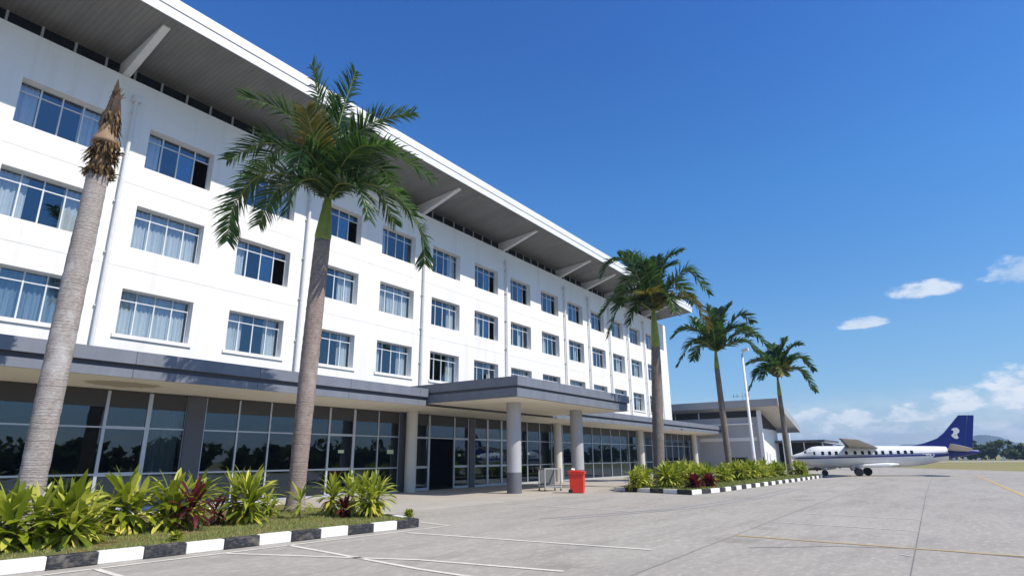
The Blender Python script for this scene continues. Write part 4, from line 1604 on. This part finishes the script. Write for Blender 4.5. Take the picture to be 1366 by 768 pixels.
# ------------------------------------------------------------ aircraft
AX = Vector((0.255, -0.967, 0)).normalized()      # towards the tail
AN = Vector((-0.967, -0.255, 0)).normalized()     # towards the camera side
AO = Vector((59.79, 5.68, 0))
A = empty('aircraft', tuple(AO), 'small white aircraft with navy blue tail parked on the apron', 'aircraft')
A.matrix_world = Matrix(((AX.x, AN.x, 0, AO.x), (AX.y, AN.y, 0, AO.y), (0, 0, 1, 0), (0, 0, 0, 1)))
# the local frame is (towards tail, towards camera, up); mirrored-handed frames are avoided by checking
if AX.cross(AN).z < 0:
    AN2 = -AN
    A.matrix_world = Matrix(((AX.x, AN2.x, 0, AO.x), (AX.y, AN2.y, 0, AO.y), (0, 0, 1, 0), (0, 0, 0, 1)))
    NEAR = -1.0
else:
    NEAR = 1.0

# fuselage stations: s, half width, z bottom, z top
ST = [(-5.44, .03, 1.50, 1.60), (-5.25, .22, 1.28, 1.72), (-4.9, .42, 1.06, 1.83), (-4.5, .60, .88, 1.95), (-4.25, .70, .81, 2.07), (-3.95, .79, .76, 2.27), (-3.6, .86, .71, 2.40),
      (-3.2, .90, .68, 2.44), (-2, .91, .66, 2.44), (-.5, .91, .65, 2.43), (1.0, .91, .66, 2.41), (2.6, .91, .68, 2.38), (3.6, .88, .74, 2.36), (4.6, .78, .88, 2.34), (5.5, .62, 1.08, 2.31),
      (6.15, .50, 1.24, 2.27), (6.9, .36, 1.42, 2.18), (7.7, .22, 1.60, 2.05), (8.3, .11, 1.74, 1.95), (8.55, .03, 1.82, 1.88)]
m = MB()
NS = 28
for (s_, hw, zb, zt) in ST:
    zc, hh = (zb + zt) / 2, (zt - zb) / 2
    for k in range(NS):
        a = 2 * math.pi * k / NS
        ca, sa = math.cos(a), math.sin(a)
        e = 0.92
        m.v.append((s_, hw * math.copysign(abs(ca) ** e, ca), zc + hh * math.copysign(abs(sa) ** e, sa)))
for i in range(len(ST) - 1):
    for k in range(NS):
        a, b = i * NS + k, i * NS + (k + 1) % NS
        m.f.append((a, b, b + NS, a + NS))
        m.mi.append(1 if ST[i][0] >= 6.1 else 0)
m.f += [tuple(range(NS)), tuple((len(ST) - 1) * NS + k for k in range(NS))]
m.mi += [0, 1]
fus = m.build('fuselage', ['plane_white', 'plane_blue'], A, True)


def fus_at(s_):
    for (a, b) in zip(ST, ST[1:]):
        if a[0] <= s_ <= b[0]:
            t = (s_ - a[0]) / (b[0] - a[0])
            return [a[i] + (b[i] - a[i]) * t for i in (1, 2, 3)]
    return [.03, 1.8, 1.9]


def fy(s_, z, off=0.008):
    hw, zb, zt = fus_at(s_)
    zc, hh = (zb + zt) / 2, (zt - zb) / 2
    q = max(-1, min(1, (z - zc) / hh))
    sa = abs(q) ** (1 / .92)
    ca = math.sqrt(max(0, 1 - sa * sa))
    return hw * ca ** .92 + off


def skin_strip(sd, s0, s1, zlo, zhi, mat, name, off=.008, n=60, rows=3):
    m = MB()
    for k in range(n):
        a, b = s0 + (s1 - s0) * k / n, s0 + (s1 - s0) * (k + 1) / n
        for j in range(rows):
            za0, za1 = [zlo(a) + (zhi(a) - zlo(a)) * t / rows for t in (j, j + 1)]
            zb0, zb1 = [zlo(b) + (zhi(b) - zlo(b)) * t / rows for t in (j, j + 1)]
            m.quad((a, sd * fy(a, za0, off), za0), (b, sd * fy(b, zb0, off), zb0), (b, sd * fy(b, zb1, off), zb1), (a, sd * fy(a, za1, off), za1))
    return m.build(name, mat, fus, True, fix=False)


zmid = lambda s_: 1.43 + 0.022 * (s_ + 5)
for sd in (-1, 1):
    skin_strip(sd, -5.3, 6.3, lambda s_: zmid(s_) - .03 - .05 * max(0, (s_ + 5.3)) ** .3 * .6, lambda s_: zmid(s_) + .06, 'plane_stripe', 'stripe')
    skin_strip(sd, -4.9, 6.3, lambda s_: zmid(s_) + .10, lambda s_: zmid(s_) + .145, 'plane_stripe', 'pinstripe', rows=1)
    skin_strip(sd, 5.0, 7.3, lambda s_: 1.42 + (s_ - 5) * .10, lambda s_: 1.66 + (s_ - 5) * .05, 'plane_blue', 'tail_band', .010, 16)
    for s_ in (-3.62, -2.98, -2.45, -1.95, -1.2, -.55, 0.0, .5, 1.0, 1.48, 2.05, 2.6, 3.1, 3.55):
        a = .11 if s_ > -3.5 else .07
        m = MB()
        g = [(-a, -.12), (-a * .6, -.15), (a * .6, -.15), (a, -.12), (a, .10), (a * .6, .14), (-a * .6, .14), (-a, .10)]
        m.quad(*[(s_ + p, sd * fy(s_ + p, 1.86 + q_, .012), 1.86 + q_) for p, q_ in g])
        m.build('cabin_window', 'dark_glass', fus, fix=False)
    for (sa, sb, z0, z1, z2, z3) in ((-4.06, -3.82, 1.88, 1.88, 2.13, 2.16), (-4.38, -4.12, 1.86, 1.88, 1.97, 2.10)):
        m = MB()
        m.quad((sa, sd * fy(sa, z0, .013), z0), (sb, sd * fy(sb, z1, .013), z1), (sb, sd * fy(sb, z3, .013), z3), (sa, sd * fy(sa, z2, .013), z2))
        m.build('cockpit_window', 'dark_glass', fus, fix=False)
    # squiggle emblem on the rear fuselage: a white ring with a tail stroke
    m = MB()
    ring = [(4.72 + .17 * math.cos(t), 1.60 + .13 * math.sin(t)) for t in [k * 6.283 / 12 * .85 for k in range(13)]] + [(4.98, 1.50), (5.12, 1.62), (5.02, 1.72)]
    ring = [(4.25, 1.70), (4.4, 1.74), (4.55, 1.68)] + ring
    for (a, b), (c, d) in zip(ring, ring[1:]):
        dv = Vector((c - a, d - b, 0)).normalized() * .028
        q4 = [(a + dv.y, b - dv.x), (c + dv.y, d - dv.x), (c - dv.y, d + dv.x), (a - dv.y, b + dv.x)]
        m.quad(*[(p, sd * fy(p, z, .018), z) for p, z in q4])
    m.build('emblem', 'plane_white', fus, fix=False)
    # wings: shoulder mounted, rising to the tip
    m = MB()

    def sect(s0, s1, y, z0, z1, th):
        n = 9
        up, dn = [], []
        for k in range(n):
            t = k / (n - 1)
            h = th * 2.6 * (math.sqrt(t) * (1 - t)) + .004
            up.append((s0 + (s1 - s0) * t, y, z0 + (z1 - z0) * t + h * .7))
            dn.append((s0 + (s1 - s0) * t, y, z0 + (z1 - z0) * t - h * .3))
        return up + dn[::-1]

    secs = [sect(-1.2, 1.3, sd * .3, 2.36, 2.22, .13), sect(-1.25, 1.15, sd * 1.0, 2.42, 2.26, .12), sect(-2.20, -.75, sd * 5.6, 2.84, 2.72, .07), sect(-2.38, -1.08, sd * 6.3, 2.90, 2.80, .04)]
    nn = len(secs[0])
    for q_ in secs:
        m.v += q_
    for i in range(3):
        for k in range(nn):
            a, b = i * nn + k, i * nn + (k + 1) % nn
            m.f.append((a, b, b + nn, a + nn))
            m.mi.append(1 if k in (0, nn - 2, nn - 1) else 0)
    m.f.append(tuple(3 * nn + k for k in range(nn)))
    m.mi.append(0)
    m.build('wing', ['plane_grey', 'plane_metal'], A, True)
    # stabiliser
    m = MB()
    secs = [sect(6.2, 7.7, sd * .25, 1.92, 1.86, .06), sect(5.85, 7.3, sd * 2.4, 2.46, 2.08, .04)]
    for q_ in secs:
        m.v += q_
    for k in range(nn):
        m.f.append((k, (k + 1) % nn, (k + 1) % nn + nn, k + nn))
        m.mi.append(0)
    m.f.append(tuple(nn + k for k in range(nn)))
    m.mi.append(0)
    m.build('stabiliser', 'plane_grey', A, True)
    # gear sponson and main wheels
    m = MB()
    m.tube([(-.9, sd * .74, .78), (-.1, sd * .80, .80), (1.6, sd * .84, .86), (2.5, sd * .80, .94)], [.05, .14, .20, .06], 14)
    m.build('gear_fairing', 'plane_white', A, True)
    m = MB()
    m.bar((-.05, sd * .85, .9), (-.03, sd * 1.0, .32), .10)
    g = m.build('main_gear', 'steel', A)
    g.location = (-0.48 if sd == NEAR else 0.50, 0, 0)
    for dy in (-.13, .13):
        m = MB()
        y0 = sd * 1.0 + dy
        m.tube([(-.03, y0 - .08, .33), (-.03, y0 - .05, .33), (-.03, y0 + .05, .33), (-.03, y0 + .08, .33)], [.27, .33, .33, .27], 24)
        m.build('wheel', 'rubber', g)
    # blade antenna and gear doors
    m = MB()
    m.prism([(-.95, sd * .62, .72), (-.6, sd * .62, .72), (-.5, sd * .75, .38), (-.8, sd * .75, .40)], (0, sd, 0), .03)
    m.build('gear_door', 'plane_white', A)
# fin and rudder
m = MB()
fin = [(3.65, 2.33), (4.7, 2.55), (5.7, 2.92), (6.25, 3.36), (7.48, 4.72), (8.08, 4.71), (7.42, 2.12), (6.2, 2.1)]
m.prism([(a, -.07, b) for a, b in fin], (0, 1, 0), .14)
fino = m.build('fin', 'plane_blue', A)
m = MB()
m.prism([(a, -.05, b) for a, b in ((8.12, 4.71), (8.53, 4.69), (7.95, 2.02), (7.44, 2.12))], (0, 1, 0), .10)
m.build('rudder', 'plane_blue', A)
bird = [(6.76, 3.58), (6.94, 3.72), (7.2, 3.74), (7.33, 3.57), (7.3, 3.38), (7.11, 3.23), (7.13, 3.09), (7.19, 2.94), (7.04, 2.85), (6.88, 2.9), (6.73, 3.07), (6.7, 3.18), (6.84, 3.26), (6.9, 3.39), (6.91, 3.51)]
for sd in (-1, 1):
    m = MB()
    m.prism([(a, sd * .072, b) for a, b in bird], (0, sd, 0), .006)
    em = m.build('emblem', 'plane_white', fino)
    m = MB()
    m.prism([(6.90, sd * .080, 3.12), (7.02, sd * .080, 3.10), (7.04, sd * .080, 3.18), (6.92, sd * .080, 3.19)], (0, sd, 0), .004)
    m.build('emblem_mark', 'gold', fino)
# nose gear
m = MB()
m.bar((-2.95, 0, .8), (-2.92, 0, .25), .09)
m.bar((-3.2, 0, .75), (-2.95, 0, .35), .05)
g = m.build('nose_gear', 'steel', A)
for dy in (-.1, .1):
    m = MB()
    m.tube([(-2.92, dy - .06, .24), (-2.92, dy - .03, .24), (-2.92, dy + .03, .24), (-2.92, dy + .06, .24)], [.19, .24, .24, .19], 20)
    m.build('wheel', 'rubber', g)
for s_, l in ((-3.7, .34), (-1.9, .12)):
    m = MB()
    m.prism([(s_, -.02, .74), (s_ + .22, -.02, .72), (s_ + .26, -.02, .72 - l), (s_ + .12, -.02, .72 - l)], (0, 1, 0), .04)
    m.build('antenna', 'plane_metal', A)
CH = empty('ground_cart', tuple(AO + AX * -4.6 + AN * .4), 'brown ground cart standing under the aircraft nose', 'cart')
m = MB()
m.box(-.35, .35, -.3, .3, .12, .5)
m.build('body', 'sheath', CH)
for x in (-.25, .25):
    m = MB()
    m.tube([(x, -.33, .12), (x, .33, .12)], .12, 12)
    m.build('wheel', 'rubber', CH)


# ------------------------------------------------------------ distant trees and hills
def wood(name, pts, label, seed, n, h0, h1, leafs=220, ls=.55, kind='stuff'):
    r = random.Random(seed)
    m = MB()
    P = [Vector((x, y, 0)) for x, y in pts]
    L = sum((b - a).length for a, b in zip(P, P[1:]))
    for i in range(n):
        c, d = along(P, L * (i + r.uniform(-.4, .4)) / n if i else 0)
        c = c + Vector((r.uniform(-5, 5), r.uniform(-5, 5), 0))
        h = r.uniform(h0, h1) * (1.35 if r.random() < .12 else 1)
        cw = h * r.uniform(.38, .62)
        m.cur = 1
        m.tube([c, c + Vector((0, 0, h * .6))], [.16, .08], 5)
        m.cur = 0
        lobes = [(Vector((r.uniform(-1, 1) * cw * .6, r.uniform(-1, 1) * cw * .6, h * r.uniform(.18, .82))), cw * r.uniform(.35, .6)) for _ in range(7)]
        for k in range(leafs):
            lc, lr = lobes[k % 7]
            v = Vector((r.gauss(0, 1), r.gauss(0, 1), r.gauss(0, 1))).normalized() * lr * r.uniform(.55, 1.05)
            p = c + lc + Vector((v.x, v.y, v.z * .75))
            if p.z < .1:
                p.z = .1
            a = Vector((r.gauss(0, 1), r.gauss(0, 1), r.gauss(0, 1))).normalized()
            b = a.cross(Vector((r.gauss(0, 1), r.gauss(0, 1), r.gauss(0, 1)))).normalized()
            s_ = ls * r.uniform(.6, 1.3)
            m.quad(p - a * s_, p - b * s_ * .6, p + a * s_, p + b * s_ * .6)
    o = m.build(name, ['tree_leaf', 'trunk'], fix=False)
    return tag(o, label, 'trees', kind=kind)


wood('far_wood', [(262, -2), (240, -60), (215, -190)], 'line of dark green trees beyond the airfield behind the aircraft tail', 1, 190, 3.6, 6.0, 130, .75)
wood('far_wood', [(-110, -38), (-20, -40), (60, -46), (150, -75), (215, -150)], 'dark wood across the airfield facing the building', 2, 420, 2.6, 5.0, 90, .6)
rs_ = random.Random(8)
m = MB()
for i in range(60):
    y = -60 + i * 1.6 + rs_.uniform(-.6, .6)
    x = 226 + rs_.uniform(-1, 1)
    m.box(x, x + .3, y, y + rs_.uniform(.2, .9), 0, rs_.uniform(.3, 1.3))
o = m.build('boundary_stones', 'white_plastic')
tag(o, 'scatter of pale posts and stones at the foot of the far trees', 'stones', kind='stuff')


def hill(name, prof, depth, mat='hill'):
    """ridge mesh: profile of (x, y, height)"""
    m = MB()
    rows = 9
    n = len(prof)
    r = random.Random(4)
    for j in range(rows):
        t = (j / (rows - 1)) * 2 - 1
        for (x, y, h) in prof:
            hh = h * max(0, math.cos(t * math.pi / 2)) * (1 + r.uniform(-.06, .06) * (abs(t) > .01))
            m.v.append((x + t * depth, y, hh - 3 * (hh < 1)))
    for j in range(rows - 1):
        for k in range(n - 1):
            a = j * n + k
            m.f.append((a, a + 1, a + n + 1, a + n))
            m.mi.append(0)
    o = m.build(name, mat, None, True, fix=False)
    o['kind'] = 'structure'
    return o


def densify(p, k, seed, amp):
    r = random.Random(seed)
    out = []
    for a, b in zip(p, p[1:]):
        for i in range(k):
            t = i / k
            t2 = t * t * (3 - 2 * t)
            out.append((a[0] + (b[0] - a[0]) * t, a[1] + (b[1] - a[1]) * t, a[2] + (b[2] - a[2]) * t2 + r.uniform(-amp, amp)))
    out.append(p[-1])
    return out


hill('hills', densify([(2500, 900, 0), (2500, 500, 22), (2500, 180, 20), (2500, 90, 38), (2500, 20, 36), (2500, -40, 42), (2500, -75, 58), (2500, -115, 64), (2500, -150, 58), (2500, -190, 38), (2500, -250, 14), (2500, -500, 20), (2500, -900, 0)], 8, 1, 1.2), 420)

# ------------------------------------------------------------ haze over the far country
m = MB()
m.box(-500, 3400, -1500, 1500, -4.2, 92)
hz = m.build('haze', 'alu')
hz.data.materials.clear()
hm = bpy.data.materials.new('pale_air')
hm.use_nodes = True
hn = hm.node_tree.nodes
hn.clear()
ho = hn.new('ShaderNodeOutputMaterial')
hv = hn.new('ShaderNodeVolumePrincipled')
hv.inputs['Color'].default_value = (0.50, 0.70, 1.0, 1)
hv.inputs['Density'].default_value = 0.00028
hv.inputs['Anisotropy'].default_value = 0.0
hm.node_tree.links.new(hv.outputs[0], ho.inputs['Volume'])
hz.data.materials.append(hm)
tag(hz, 'thin pale haze over the far hills', 'haze', kind='stuff')
